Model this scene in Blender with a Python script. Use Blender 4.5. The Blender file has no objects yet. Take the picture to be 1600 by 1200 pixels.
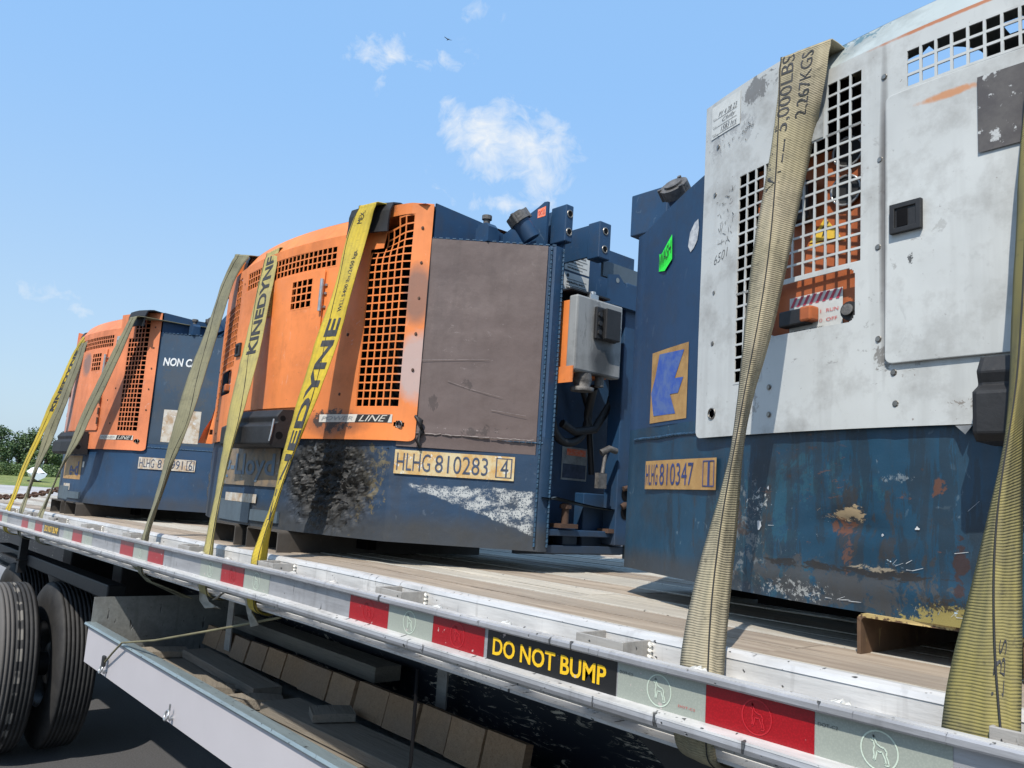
import bpy, bmesh, math, random
from mathutils import Vector, Matrix
from mathutils import noise as mnoise
random.seed(7)
SC = bpy.context.scene
COL = SC.collection

# ------------------------------------------------------------------ camera
cam_d = bpy.data.cameras.new('camera'); cam = bpy.data.objects.new('camera', cam_d); COL.objects.link(cam)
cam_d.sensor_width = 36.0; cam_d.lens = 28.886; cam_d.clip_start = 0.02; cam_d.clip_end = 2000
_r = Vector((0.655844, 0.751959, 0.066537)); _u = Vector((0.064601, -0.143722, 0.987507)); _f = Vector((-0.752128, 0.643352, 0.142837))
M = Matrix((( _r.x, _u.x, -_f.x, 1.58135), (_r.y, _u.y, -_f.y, -0.93889), (_r.z, _u.z, -_f.z, 0.21601), (0, 0, 0, 1)))
cam.matrix_world = M
SC.camera = cam
SC.render.resolution_x = 1024; SC.render.resolution_y = 768

# ------------------------------------------------------------------ light
SUN = Vector((0.50, -0.90, 1.30)).normalized()        # direction towards the sun
EL = math.asin(SUN.z); AZ = math.atan2(SUN.x, SUN.y)
sd = bpy.data.lights.new('sun', 'SUN'); sd.energy = 3.35; sd.angle = math.radians(0.55); sd.color = (1.0, 0.94, 0.85)
so = bpy.data.objects.new('sun', sd); COL.objects.link(so)
so.rotation_euler = SUN.to_track_quat('Z', 'Y').to_euler()

W = bpy.data.worlds.new('World'); SC.world = W; W.use_nodes = True
wn = W.node_tree; wn.nodes.clear(); wl = wn.links
def wnode(t, **k):
    n = wn.nodes.new(t)
    for a, b in k.items(): setattr(n, a, b)
    return n
sky = wnode('ShaderNodeTexSky'); sky.sky_type = 'NISHITA'; sky.sun_disc = False
sky.sun_elevation = EL; sky.sun_rotation = AZ; sky.altitude = 10; sky.air_density = 1.15; sky.dust_density = 1.6; sky.ozone_density = 1.5
bg = wnode('ShaderNodeBackground'); bg.inputs[1].default_value = 0.15
out = wnode('ShaderNodeOutputWorld')
tc = wnode('ShaderNodeTexCoord')
# wispy clouds: patches of noise round fixed directions of the sky
def wmath(op, a, b=None, c=None, clamp=False):
    n = wnode('ShaderNodeMath', operation=op); n.use_clamp = clamp
    for i, v in enumerate((a, b, c)):
        if v is None: continue
        if isinstance(v, (int, float)): n.inputs[i].default_value = v
        else: wl.new(v, n.inputs[i])
    return n.outputs[0]
def wdot(vec):
    n = wnode('ShaderNodeVectorMath', operation='DOT_PRODUCT'); wl.new(tc.outputs['Generated'], n.inputs[0]); n.inputs[1].default_value = vec
    return n.outputs['Value']
warp = wnode('ShaderNodeTexNoise'); warp.inputs['Scale'].default_value = 9; warp.inputs['Detail'].default_value = 3
wl.new(tc.outputs['Generated'], warp.inputs['Vector'])
wmap = wnode('ShaderNodeVectorMath', operation='MULTIPLY_ADD'); wl.new(warp.outputs['Color'], wmap.inputs[0]); wmap.inputs[1].default_value = (.12, .12, .12)
wl.new(tc.outputs['Generated'], wmap.inputs[2])
cn = wnode('ShaderNodeTexNoise'); cn.inputs['Scale'].default_value = 24; cn.inputs['Detail'].default_value = 9; cn.inputs['Roughness'].default_value = .62
wl.new(wmap.outputs[0], cn.inputs['Vector'])
CL = [((-.774, .404, .486), .026, .026, 1.12), ((-.753, .440, .492), .014, .026, 1.05), ((-.778, .436, .458), .010, .026, .8), ((-.7275, .4858, .4846), .032, .015, 1.12), ((-.7067, .5693, .412), .074, .048, 1.62),
      ((-.7299, .5294, .4324), .022, .020, .8), ((-.6767, .5051, .5357), .036, .014, .9), ((-.7399, .5738, .3513), .055, .011, .85),
      ((-.9699, .1488, .190), .050, .018, .75), ((-.9623, .2069, .1766), .030, .012, .6), ((-.690, .610, .372), .030, .036, .95),
      ((.5, .8, .33), .25, .10, 1.0), ((.8, -.3, .4), .3, .12, 1.0), ((-.2, -.9, .35), .3, .1, 1.0)]
tot = None
for c, a, b, amp in CL:
    c = Vector(c).normalized(); e1 = c.cross(Vector((0, 0, 1))).normalized(); e2 = e1.cross(c)
    p1 = wmath('DIVIDE', wdot(e1), a); p2 = wmath('DIVIDE', wdot(e2), b)
    d2 = wmath('ADD', wmath('MULTIPLY', p1, p1), wmath('MULTIPLY', p2, p2))
    g = wmath('MULTIPLY', wmath('EXPONENT', wmath('MULTIPLY', d2, -.8)), amp)
    fr = wmath('GREATER_THAN', wdot(c), .3)
    g = wmath('MULTIPLY', g, fr)
    tot = g if tot is None else wmath('ADD', tot, g)
dens = wmath('SUBTRACT', wmath('ADD', wmath('MULTIPLY', tot, .62), wmath('MULTIPLY', cn.outputs['Fac'], 2.6)), 1.78)
dens = wmath('MULTIPLY', dens, 1.15, clamp=True)
dens = wmath('MULTIPLY', dens, wmath('MULTIPLY', tot, 2.2, clamp=True), clamp=True)
mixc = wnode('ShaderNodeMix', data_type='RGBA'); wl.new(dens, mixc.inputs[0])
sc1 = wnode('ShaderNodeMix', data_type='RGBA', blend_type='MULTIPLY'); sc1.inputs[0].default_value = 1; sc1.inputs[7].default_value = (1.0, 1.0, 1.0, 1)
wl.new(sky.outputs[0], sc1.inputs[6])
# hazy summer air: a pale band at the horizon going to clear blue overhead, laid over the computed sky
elev = wnode('ShaderNodeMapRange'); wl.new(wdot((0, 0, 1)), elev.inputs[0]); elev.inputs[1].default_value = 0.0; elev.inputs[2].default_value = 0.50; elev.interpolation_type = 'SMOOTHSTEP'
air = wnode('ShaderNodeMix', data_type='RGBA'); wl.new(elev.outputs[0], air.inputs[0]); air.inputs[6].default_value = (2.05, 2.80, 3.55, 1); air.inputs[7].default_value = (1.30, 2.48, 4.25, 1)
blend = wnode('ShaderNodeMix', data_type='RGBA'); blend.inputs[0].default_value = .80; wl.new(sc1.outputs[2], blend.inputs[6]); wl.new(air.outputs[2], blend.inputs[7])
wl.new(blend.outputs[2], mixc.inputs[6]); mixc.inputs[7].default_value = (3.7, 3.9, 4.1, 1)
wl.new(mixc.outputs[2], bg.inputs[0]); wl.new(bg.outputs[0], out.inputs[0])

SC.view_settings.view_transform = 'Standard'; SC.view_settings.look = 'None'; SC.view_settings.gamma = 1
SC.view_settings.exposure = 0.64; SC.view_settings.use_curve_mapping = False
SC.cycles.max_bounces = 6; SC.cycles.diffuse_bounces = 3

# ------------------------------------------------------------------ helpers
def tag(o, label=None, cat=None, group=None, kind=None):
    if label: o['label'] = label
    if cat: o['category'] = cat
    if group: o['group'] = group
    if kind: o['kind'] = kind
    return o
def empty(name, loc, label=None, cat=None, group=None, rotz=0):
    o = bpy.data.objects.new(name, None); COL.objects.link(o); o.location = loc; o.rotation_euler[2] = rotz
    o.empty_display_size = .1
    return tag(o, label, cat, group)

class MB:
    """collects vertices and faces, links them as one mesh object"""
    def __init__(s): s.v = []; s.f = []; s.sm = []
    def face(s, pts, smooth=False):
        n = len(s.v); s.v += [tuple(p) for p in pts]; s.f.append(tuple(range(n, n + len(pts)))); s.sm.append(smooth)
    def box(s, x0, x1, y0, y1, z0, z1, fn=None):
        c = [(x0,y0,z0),(x1,y0,z0),(x1,y1,z0),(x0,y1,z0),(x0,y0,z1),(x1,y0,z1),(x1,y1,z1),(x0,y1,z1)]
        if fn: c = [fn(*p) for p in c]
        n = len(s.v); s.v += c
        for q in ((0,3,2,1),(4,5,6,7),(0,1,5,4),(1,2,6,5),(2,3,7,6),(3,0,4,7)):
            s.f.append(tuple(n+i for i in q)); s.sm.append(False)
        return s
    def grid(s, rows, smooth=True, close=False):
        n = len(s.v); R = len(rows); Cn = len(rows[0])
        for r in rows: s.v += [tuple(p) for p in r]
        for i in range(R-1):
            for j in range(Cn-1 + (1 if close else 0)):
                k = (j+1) % Cn
                s.f.append((n+i*Cn+j, n+i*Cn+k, n+(i+1)*Cn+k, n+(i+1)*Cn+j)); s.sm.append(smooth)
        return s
    def tube(s, pts, r, seg=8, cap=True, smooth=True):
        rows = []; pts = [Vector(p) for p in pts]
        up = Vector((0, 0, 1))
        for i, p in enumerate(pts):
            d = (pts[min(i+1, len(pts)-1)] - pts[max(i-1, 0)]).normalized()
            a = d.cross(up)
            if a.length < .1: a = d.cross(Vector((1, 0, 0)))
            a.normalize(); b = a.cross(d)
            rr = r[i] if isinstance(r, (list, tuple)) else r
            rows.append([p + a*math.cos(2*math.pi*k/seg)*rr + b*math.sin(2*math.pi*k/seg)*rr for k in range(seg)])
        s.grid(rows, smooth, True)
        if cap:
            s.face(rows[0][::-1]); s.face(rows[-1])
        return s
    def prism(s, poly, axis, a, b):
        """poly of 2-D points extruded along axis ('x','y','z') from a to b"""
        def P(p, t):
            return {'x': (t, p[0], p[1]), 'y': (p[0], t, p[1]), 'z': (p[0], p[1], t)}[axis]
        A = [P(p, a) for p in poly]; B = [P(p, b) for p in poly]
        s.face(A[::-1]); s.face(B); n = len(poly)
        for i in range(n): s.face([A[i], A[(i+1) % n], B[(i+1) % n], B[i]])
        return s
    def build(s, name, mat, parent=None, label=None, bevel=0, fix=True, merge=False):
        me = bpy.data.meshes.new(name); me.from_pydata(s.v, [], s.f); me.materials.append(mat)
        for p, q in zip(me.polygons, s.sm): p.use_smooth = q
        if fix or merge:
            bm = bmesh.new(); bm.from_mesh(me)
            if merge: bmesh.ops.remove_doubles(bm, verts=bm.verts, dist=1e-5)
            bmesh.ops.recalc_face_normals(bm, faces=bm.faces); bm.to_mesh(me); bm.free()
        o = bpy.data.objects.new(name, me); COL.objects.link(o)
        if parent: o.parent = parent
        if label: o['label'] = label
        if bevel:
            m = o.modifiers.new('b', 'BEVEL'); m.width = bevel; m.segments = 2; m.limit_method = 'ANGLE'; m.angle_limit = math.radians(40)
        return o

def share(o, parent=None, loc=None, rot=None, scale=None):
    c = o.copy(); COL.objects.link(c)
    if parent: c.parent = parent
    if loc: c.location = loc
    if rot: c.rotation_euler = rot
    if scale: c.scale = scale
    return c

_tcache = {}
def text2d(body, bold=.012, shear=0):
    k = (body, bold, shear)
    if k in _tcache: return _tcache[k]
    cu = bpy.data.curves.new('t', 'FONT'); cu.body = body; cu.offset = bold; cu.shear = shear; cu.resolution_u = 3
    ob = bpy.data.objects.new('t', cu); COL.objects.link(ob)
    dg = bpy.context.evaluated_depsgraph_get(); dg.update()
    me = bpy.data.meshes.new_from_object(ob.evaluated_get(dg))
    V = [(v.co.x, v.co.y) for v in me.vertices]; F = [tuple(p.vertices) for p in me.polygons]
    bpy.data.objects.remove(ob); bpy.data.curves.remove(cu); bpy.data.meshes.remove(me)
    x0 = min(v[0] for v in V); x1 = max(v[0] for v in V); y0 = min(v[1] for v in V); y1 = max(v[1] for v in V)
    V = [((a-x0)/(x1-x0), (b-y0)/(y1-y0)) for a, b in V]
    _tcache[k] = (V, F); return _tcache[k]
def text_on(mb, body, fn, x0, x1, z0, z1, bold=.012, shear=0):
    """letters laid by fn(x,z) into the rectangle"""
    V, F = text2d(body, bold, shear); n = len(mb.v)
    mb.v += [tuple(fn(x0+(x1-x0)*a, z0+(z1-z0)*b)) for a, b in V]
    for f in F: mb.f.append(tuple(n+i for i in f)); mb.sm.append(False)

# ------------------------------------------------------------------ materials
class NG:
    def __init__(s, name):
        s.m = bpy.data.materials.new(name); s.m.use_nodes = True; s.t = s.m.node_tree; s.t.nodes.clear()
        s.o = s.n('ShaderNodeOutputMaterial'); s.b = s.n('ShaderNodeBsdfPrincipled'); s.t.links.new(s.b.outputs[0], s.o.inputs[0])
        s.tc = s.n('ShaderNodeTexCoord').outputs['Object']
    def n(s, t, **k):
        x = s.t.nodes.new(t)
        for a, b in k.items(): setattr(x, a, b)
        return x
    def put(s, sock, v):
        if v is None: return
        if hasattr(v, 'is_output') or isinstance(v, bpy.types.NodeSocket): s.t.links.new(v, sock)
        elif isinstance(v, (tuple, list)) and len(v) == 3 and sock.type == 'RGBA': sock.default_value = (*v, 1)
        else: sock.default_value = v
    def math(s, op, a, b=None, clamp=False):
        x = s.n('ShaderNodeMath', operation=op); x.use_clamp = clamp; s.put(x.inputs[0], a); s.put(x.inputs[1], b); return x.outputs[0]
    def noise(s, scale, detail=4, rough=.55, vec=None, stretch=None, dist=0):
        v = vec or s.tc
        if stretch:
            mp = s.n('ShaderNodeMapping'); mp.inputs['Scale'].default_value = stretch; s.t.links.new(v, mp.inputs[0]); v = mp.outputs[0]
        x = s.n('ShaderNodeTexNoise'); x.inputs['Scale'].default_value = scale; x.inputs['Detail'].default_value = detail
        x.inputs['Roughness'].default_value = rough; x.inputs['Distortion'].default_value = dist; s.t.links.new(v, x.inputs['Vector'])
        return x.outputs['Fac']
    def ramp(s, v, lo, hi, a=0., b=1.):
        x = s.n('ShaderNodeMapRange'); x.clamp = True; s.put(x.inputs[0], v)
        for i, q in enumerate((lo, hi, a, b)): x.inputs[i+1].default_value = q
        return x.outputs[0]
    def mix(s, f, a, b, mode='MIX'):
        x = s.n('ShaderNodeMix', data_type='RGBA', blend_type=mode); s.put(x.inputs[0], f); s.put(x.inputs[6], a); s.put(x.inputs[7], b); return x.outputs[2]
    def ellipse(s, cx, cz, rx, rz, soft=.5, ns=14, na=.9, ca=0, cb=2):
        """1 inside a ragged ellipse in the object's coordinates ca, cb"""
        sp = s.n('ShaderNodeSeparateXYZ'); s.t.links.new(s.tc, sp.inputs[0])
        dx = s.math('DIVIDE', s.math('SUBTRACT', sp.outputs[ca], cx), rx); dz = s.math('DIVIDE', s.math('SUBTRACT', sp.outputs[cb], cz), rz)
        d = s.math('ADD', s.math('MULTIPLY', dx, dx), s.math('MULTIPLY', dz, dz))
        d = s.math('ADD', d, s.math('MULTIPLY', s.math('SUBTRACT', s.noise(ns, 5, .65), .5), na*2))
        return s.ramp(d, 1+soft, 1-soft)
    def patch(s, cx, cz, rx, rz, ns=30, thr=.52, w=.55, ca=0, cb=2, stretch=None):
        """fractal, hard-edged flaking inside a soft zone"""
        sp = s.n('ShaderNodeSeparateXYZ'); s.t.links.new(s.tc, sp.inputs[0])
        dx = s.math('DIVIDE', s.math('SUBTRACT', sp.outputs[ca], cx), rx); dz = s.math('DIVIDE', s.math('SUBTRACT', sp.outputs[cb], cz), rz)
        z = s.ramp(s.math('ADD', s.math('MULTIPLY', dx, dx), s.math('MULTIPLY', dz, dz)), 2.2, .0)
        v = s.math('ADD', s.noise(ns, 10, .76, stretch=stretch, dist=.4), s.math('MULTIPLY', s.math('SUBTRACT', z, 1.), w))
        return s.ramp(v, thr, thr+.025)
    def bump(s, h, dist=.002, strength=1.):
        x = s.n('ShaderNodeBump'); x.inputs['Strength'].default_value = strength; x.inputs['Distance'].default_value = dist
        s.put(x.inputs['Height'], h); s.t.links.new(x.outputs[0], s.b.inputs['Normal'])
    def done(s, col, rough=.5, metal=0., spec=None):
        s.put(s.b.inputs['Base Color'], col); s.put(s.b.inputs['Roughness'], rough); s.put(s.b.inputs['Metallic'], metal)
        if spec is not None: s.b.inputs['Specular IOR Level'].default_value = spec
        return s.m
def plain(name, col, rough=.5, metal=0., var=.25, scale=12, bump=0, spec=None):
    g = NG(name); n = g.noise(scale, 6, .6)
    c = g.mix(g.ramp(n, .3, .7), tuple(x*(1-var) for x in col), tuple(min(1, x*(1+var)) for x in col))
    if bump: g.bump(g.noise(scale*3, 5), bump)
    return g.done(c, rough, metal, spec)
def painted(name, col, rough=.42, fade=.12, dirt=(.09,.08,.07), dirt_amt=.35, rust=.15, scr=.3, scrcol=(.55,.56,.55), extra=(), streak=.3, bump=.0015):
    """old sprayed paint: faded patches, grime, run-off streaks, rust spots, scratches; extra = [(mask fn, colour)]"""
    g = NG(name)
    big = g.noise(3.2, 4, .6); c = g.mix(g.ramp(big, .35, .65), tuple(x*(1-fade) for x in col), tuple(min(1, x*(1+fade)+fade*.02) for x in col))
    st = g.noise(22, 4, .6, stretch=(1, 1, .08)); c = g.mix(g.math('MULTIPLY', g.ramp(st, .52, .8), streak), c, dirt)
    d = g.noise(9, 8, .68); c = g.mix(g.math('MULTIPLY', g.ramp(d, .5, .78), dirt_amt), c, dirt)
    sc_ = g.noise(30, 3, .5, stretch=(1, 1, .55), dist=2.2); fine = g.noise(110, 3, .6)
    sm = g.math('MULTIPLY', g.ramp(sc_, .66, .70), g.ramp(g.noise(4, 3), .45, .62)); c = g.mix(g.math('MULTIPLY', sm, scr), c, scrcol)
    sp = g.math('MULTIPLY', g.ramp(fine, .70, .74), g.ramp(g.noise(5, 4), .42, .6)); c = g.mix(g.math('MULTIPLY', sp, min(1, rust*3)), c, (.10, .05, .03))
    rs = g.ramp(g.noise(7, 9, .72), .66, .74); c = g.mix(g.math('MULTIPLY', rs, rust), c, (.16, .065, .03))
    for fn, ec in extra: c = g.mix(fn(g), c, ec)
    g.bump(g.math('ADD', g.math('MULTIPLY', big, 1.5), g.math('MULTIPLY', d, .35)), bump)
    return g.done(c, g.ramp(d, .3, .8, rough, min(1, rough+.3)))

BLUE = (.020, .062, .130)
E_ = lambda *a, **k: (lambda g: g.ellipse(*a, **k))
H_ = lambda *a, **k: (lambda g: g.patch(*a, **k))
def scaled(fn, s): return lambda g: g.math('MULTIPLY', fn(g), s)
MT = {}
MT['blue'] = painted('blue_paint', BLUE, dirt=(.035,.035,.036), dirt_amt=.45, rust=.12, scr=.25, scrcol=(.16,.22,.28))
GRIME = [(scaled(H_(0, .0, 3, .16, ns=7, thr=.50), .5), (.028,.030,.034)), (scaled(E_(0, .045, 3, .075, ns=6, na=.6), .5), (.034,.033,.032))]
MT['blue'] = painted('blue_paint', (.011, .045, .105), dirt=(.035,.035,.036), dirt_amt=.5, rust=.12, scr=.25, scrcol=(.16,.22,.28), extra=GRIME)
MT['blue3'] = painted('blue_paint_battered', (.007, .046, .088), fade=.2, dirt=(.028,.03,.03), dirt_amt=.85, rust=.6, scr=.6, scrcol=(.26,.34,.38), streak=.6, rough=.34, bump=.004, extra=[
    (scaled(H_(-.45, .22, .35, .25, ns=5, thr=0.472), .55), (.016,.078,.112)), (scaled(H_(-.40, .20, .6, .4, ns=26, thr=.47, stretch=(1,1,.14)), .6), (.014,.022,.030)),
    (scaled(H_(-.42, .19, .5, .3, ns=16, thr=.53, stretch=(1,1,.3)), .7), (.035,.030,.026)), (scaled(H_(-.42, .20, .5, .3, ns=120, thr=.64), .7), (.30,.36,.40)), (scaled(H_(-.35, .24, .4, .25, ns=46, thr=.595, stretch=(.4,1,1.2)), .8), (.11,.05,.03)),
    (scaled(H_(-.36, .10, .30, .06, ns=24, thr=0.432), .85), (.050,.050,.050)),
    (scaled(H_(-.52, .17, .10, .20, ns=60, thr=0.502), .8), (.13,.145,.15)),
    (scaled(H_(-.53, .20, .05, .10, ns=26, thr=0.492), .8), (.05,.03,.02)),
    (scaled(H_(-.38, .29, .09, .06, ns=14, thr=0.49), .65), (.045,.024,.017)),
    (scaled(H_(-.30, .215, .08, .022, ns=50, thr=0.472, stretch=(.5,1,1)), 1), (.36,.27,.16)),
    (scaled(H_(-.31, .195, .05, .03, ns=30, thr=0.472), .8), (.12,.045,.02)),
    (scaled(H_(-.30, .15, .02, .05, ns=30, thr=0.472), .7), (.12,.05,.025)),
    (scaled(H_(-.155, .26, .022, .03, ns=40, thr=0.452), .9), (.12,.05,.028)),
    (scaled(H_(-.22, .272, .05, .012, ns=60, thr=0.472), .6), (.22,.26,.28)),
    (scaled(H_(-.28, .128, .28, .012, ns=40, thr=0.412, stretch=(.3,1,1)), .9), (.020,.016,.013)),
    (scaled(H_(-.25, .135, .12, .010, ns=60, thr=0.502, stretch=(.4,1,1)), .9), (.26,.22,.16)),
    (scaled(H_(-.125, .15, .016, .06, ns=25, thr=0.432), .85), (.040,.018,.012)),
    (scaled(H_(-.40, .085, .14, .035, ns=110, thr=0.502), .9), (.34,.35,.34)),
    (scaled(H_(-.06, .225, .05, .035, ns=90, thr=0.542), 1), (.45,.42,.36)),
    (scaled(H_(-.485, .23, .05, .06, ns=80, thr=0.542), .9), (.45,.45,.42)),
    (scaled(H_(-.13, .075, .11, .030, ns=40, thr=0.40), .9), (.30,.24,.07)), (scaled(H_(-.13, .095, .10, .03, ns=70, thr=0.50), .9), (.03,.025,.02)), (scaled(H_(-.10, .085, .07, .02, ns=110, thr=0.532), .9), (.45,.60,.70)),
    (scaled(H_(-.21, .145, .06, .022, ns=100, thr=0.557, stretch=(.6,1,1)), 1), (.50,.66,.78)),
    (scaled(E_(-.80, .06, .3, .05, ns=8, na=.8), .6), (.05,.045,.04))])
def crosshatch(g, base):
    v = g.n('ShaderNodeTexVoronoi'); v.inputs['Scale'].default_value = 210; g.t.links.new(g.tc, v.inputs['Vector'])
    k = g.math('MULTIPLY', g.ramp(v.outputs['Distance'], .30, .42, .12, 1.0), g.ramp(g.noise(30, 7, .75, stretch=(.6, 1, 1.3)), .44, .56, .04, 1.0))
    return g.math('MULTIPLY', base, k)
def scrape(g):
    sp = g.n('ShaderNodeSeparateXYZ'); g.t.links.new(g.tc, sp.inputs[0]); x = sp.outputs[0]; z = sp.outputs[2]
    n = g.math('MULTIPLY', g.math('SUBTRACT', g.noise(25, 4), .5), .035)
    top = g.math('SUBTRACT', .232, z)
    bot = g.math('ADD', g.math('SUBTRACT', z, g.math('SUBTRACT', .225, g.math('MULTIPLY', g.math('SUBTRACT', x, .69), .50))), n)
    a = g.math('MULTIPLY', g.ramp(g.math('ADD', top, n), 0, .004), g.ramp(bot, 0, .004))
    lim = g.math('MULTIPLY', g.ramp(x, .69, .70), g.ramp(x, .928, .920))
    return crosshatch(g, g.math('MULTIPLY', a, lim))
MT['blue2'] = painted('blue_paint_crushed', (.010, .038, .085), dirt=(.028,.028,.027), dirt_amt=.65, rust=.25, scr=.35, scrcol=(.2,.24,.28), streak=.4, rough=.5, bump=.005, extra=[
    (scaled(E_(0, .035, 3, .10, ns=6, na=.5), .7), (.040,.038,.032)),
    (scaled(H_(.56, .23, .14, .19, ns=30, thr=.47), .85), (.17,.135,.065)),
    (scaled(H_(.62, .30, .05, .10, ns=40, thr=.50), .8), (.20,.165,.09)),
    (scaled(E_(.42, .22, .22, .17, ns=8, na=.7, soft=.7), .7), (.030,.026,.020)), (scaled(E_(.42, .235, .17, .14, ns=10, na=.8, soft=.3), .92), (.015,.014,.012)),
    (scaled(H_(.40, .27, .16, .10, ns=40, thr=.59), .5), (.05,.052,.05)),
    (scaled(H_(.37, .32, .10, .05, ns=40, thr=.52), .7), (.12,.13,.14)),
    (scaled(H_(-.80, .22, .25, .28, ns=14, thr=.42), .9), (.045,.042,.036)), (scaled(H_(-.80, .22, .2, .2, ns=60, thr=.56), .8), (.20,.19,.16)),
    (scaled(H_(0, .10, .35, .08, ns=10, thr=.46), .8), (.048,.048,.046)),
    (scrape, (.40, .42, .42))])
MT['blue2r'] = painted('blue_paint_side', (.011, .045, .105), dirt=(.032,.03,.028), dirt_amt=.5, rust=.12, scr=.2, scrcol=(.2,.25,.3), streak=.25, extra=[
    (scaled(H_(.80, .10, .2, .05, ns=9), .6), (.05,.045,.04))])
MT['blue1r'] = painted('blue_paint_greyed', (.022, .055, .10), dirt=(.045,.045,.045), dirt_amt=.6, rust=.12, scr=.25, scrcol=(.2,.25,.3), streak=.35, extra=[
    (scaled(H_(.80, .70, .10, .22, ns=6, thr=.42), .6), (.055,.065,.075)), (scaled(E_(.8, .45, .2, .2, ns=6, na=.8), .3), (.05,.05,.045))])
MT['orange'] = painted('orange_paint', (.70, .205, .048), fade=.15, dirt=(.16,.06,.03), dirt_amt=.35, rust=.25, scr=.35, scrcol=(.6,.45,.36), streak=.25, rough=.45, extra=[
    (scaled(E_(.44, .395, .13, .035, ns=16, na=.8, soft=.6), .55), (.09,.045,.03)), (scaled(H_(.44, .405, .13, .055, ns=26, thr=.43), .95), (.045,.032,.026)), (scaled(H_(.1, .385, .6, .03, ns=20, thr=.50), .5), (.14,.07,.04)), (scaled(H_(.45, .385, .14, .035, ns=40, thr=.54), .8), (.20,.13,.09)), (scaled(H_(.03, .8, .9, .6, ns=7, thr=.56), .22), (.42,.115,.04)), (scaled(H_(.1, .7, .9, .6, ns=50, thr=.635), .6), (.16,.07,.04)), (scaled(H_(.1, .6, .9, .6, ns=30, thr=.60, stretch=(1,1,.3)), .35), (.75,.36,.20)),
    (scaled(E_(.69, .77, .03, .085, ns=7, na=.5), .75), (.10,.09,.085)),
    (scaled(E_(.70, .56, .035, .10, ns=14, na=1.0), .75), (.38,.36,.36)),
    (scaled(H_(.60, 1.04, .12, .04, ns=14, thr=.5), .6), (.25,.10,.05))])
MT['orange1'] = painted('orange_paint_faded', (.64, .20, .080), fade=.18, dirt=(.18,.07,.045), dirt_amt=.4, rust=.2, scr=.5, scrcol=(.55,.48,.45), streak=.35, rough=.5, extra=[
    (scaled(E_(.11, .80, .06, .06, ns=16, na=.9), .8), (.16,.13,.12)),
    (scaled(E_(-.15, .6, .1, .2, ns=10, na=1.2), .6), (.38,.33,.33)),
    (scaled(E_(.50, .62, .035, .11, ns=10, na=.5), .4), (.25,.12,.08))])
MT['white3'] = painted('white_paint_worn', (.50, .515, .50), fade=.09, dirt=(.13,.115,.10), dirt_amt=.6, rust=.25, scr=.25, scrcol=(.30,.31,.31), streak=.25, rough=.5, extra=[
    (scaled(H_(-.50, 1.02, .12, .05, ns=16, thr=.46), .75), (.10,.095,.09)), (scaled(H_(-.4, .6, .8, .6, ns=34, thr=.605), .45), (.17,.16,.15)), (scaled(H_(-.3, .45, .5, .12, ns=60, thr=.60, stretch=(.5,1,1)), .6), (.14,.13,.12)), (scaled(H_(-.56, .95, .14, .14, ns=12, thr=.50), .45), (.22,.22,.22)), (scaled(H_(-.3, .6, .6, .5, ns=5, thr=.52), .20), (.36,.37,.36)),
    (scaled(H_(-.225, .455, .045, .05, ns=12, thr=.46), .7), (.10,.085,.07)),
    (scaled(E_(-.232, .70, .007, .22, ns=14, na=.7, soft=.9), .8), (.07,.06,.055)), (scaled(H_(-.245, .78, .02, .06, ns=20, thr=.48), .4), (.25,.24,.23)),
    (scaled(H_(-.11, .378, .05, .014, ns=40, thr=.48), .7), (.14,.11,.08)),
    (scaled(H_(-.50, .405, .05, .05, ns=50, thr=.50), .75), (.25,.235,.21)),
    (scaled(H_(-.575, .80, .035, .06, ns=80, thr=.58), .8), (.12,.10,.10)),
    (scaled(E_(-.12, .975, .12, .004, ns=40, na=1.0), .9), (.45,.15,.05)),
    (scaled(H_(-.185, .60, .008, .018, ns=60, thr=.45), .95), (.04,.04,.04)), (scaled(H_(-.13, .64, .05, .06, ns=30, thr=.55), .4), (.25,.24,.22)),
    (scaled(E_(-.13, .845, .04, .006, ns=60, na=1.2), .9), (.50,.22,.09))])
MT['teal3'] = painted('hood_paint_weathered', (.36, .40, .39), fade=.1, dirt=(.10,.11,.11), dirt_amt=.7, rust=.2, scr=.5, scrcol=(.08,.16,.2), streak=.3, extra=[
    (scaled(H_(-.30, 1.03, .10, .05, ns=40, thr=.50), .85), (.05,.13,.17))])
MT['brown'] = painted('brown_primer', (.118, .087, .080), fade=.10, dirt=(.05,.038,.035), dirt_amt=.35, rust=.05, scr=.2, scrcol=(.2,.165,.155), streak=.35, rough=.5, bump=.005, extra=[
    (scaled(H_(.8, .7, .2, .4, ns=5, thr=.5), .35), (.085,.062,.058)), (scaled(H_(.8, .66, .2, .4, ns=40, thr=.60, stretch=(.35,1,1.3)), .6), (.21,.175,.165)), (scaled(H_(.82, .39, .08, .03, ns=18, thr=.46), .6), (.035,.028,.026)), (scaled(H_(.79, .52, .02, .03, ns=30, thr=.46), .7), (.05,.038,.035)), (scaled(H_(.73, .46, .02, .04, ns=30, thr=.5, stretch=(1,1,.4)), .6), (.04,.03,.028)), (scaled(H_(.83, .72, .10, .2, ns=90, thr=.63), .6), (.05,.04,.035)), (scaled(H_(.8, .391, .15, .006, ns=70, thr=.52), .8), (.26,.22,.21))])
MT['grey1'] = painted('grey_blue_tank_paint', (.075, .105, .13), fade=.15, dirt=(.04,.045,.05), dirt_amt=.5, rust=.05, scr=.3, scrcol=(.2,.22,.24))
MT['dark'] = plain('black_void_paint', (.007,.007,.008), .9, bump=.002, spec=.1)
MT['black_rubber'] = plain('black_rubber', (.014,.014,.015), .6, var=.3, scale=20, bump=.001)
MT['black_paint'] = plain('black_paint', (.008,.008,.009), .55, var=.4, scale=15, bump=.001)
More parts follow.
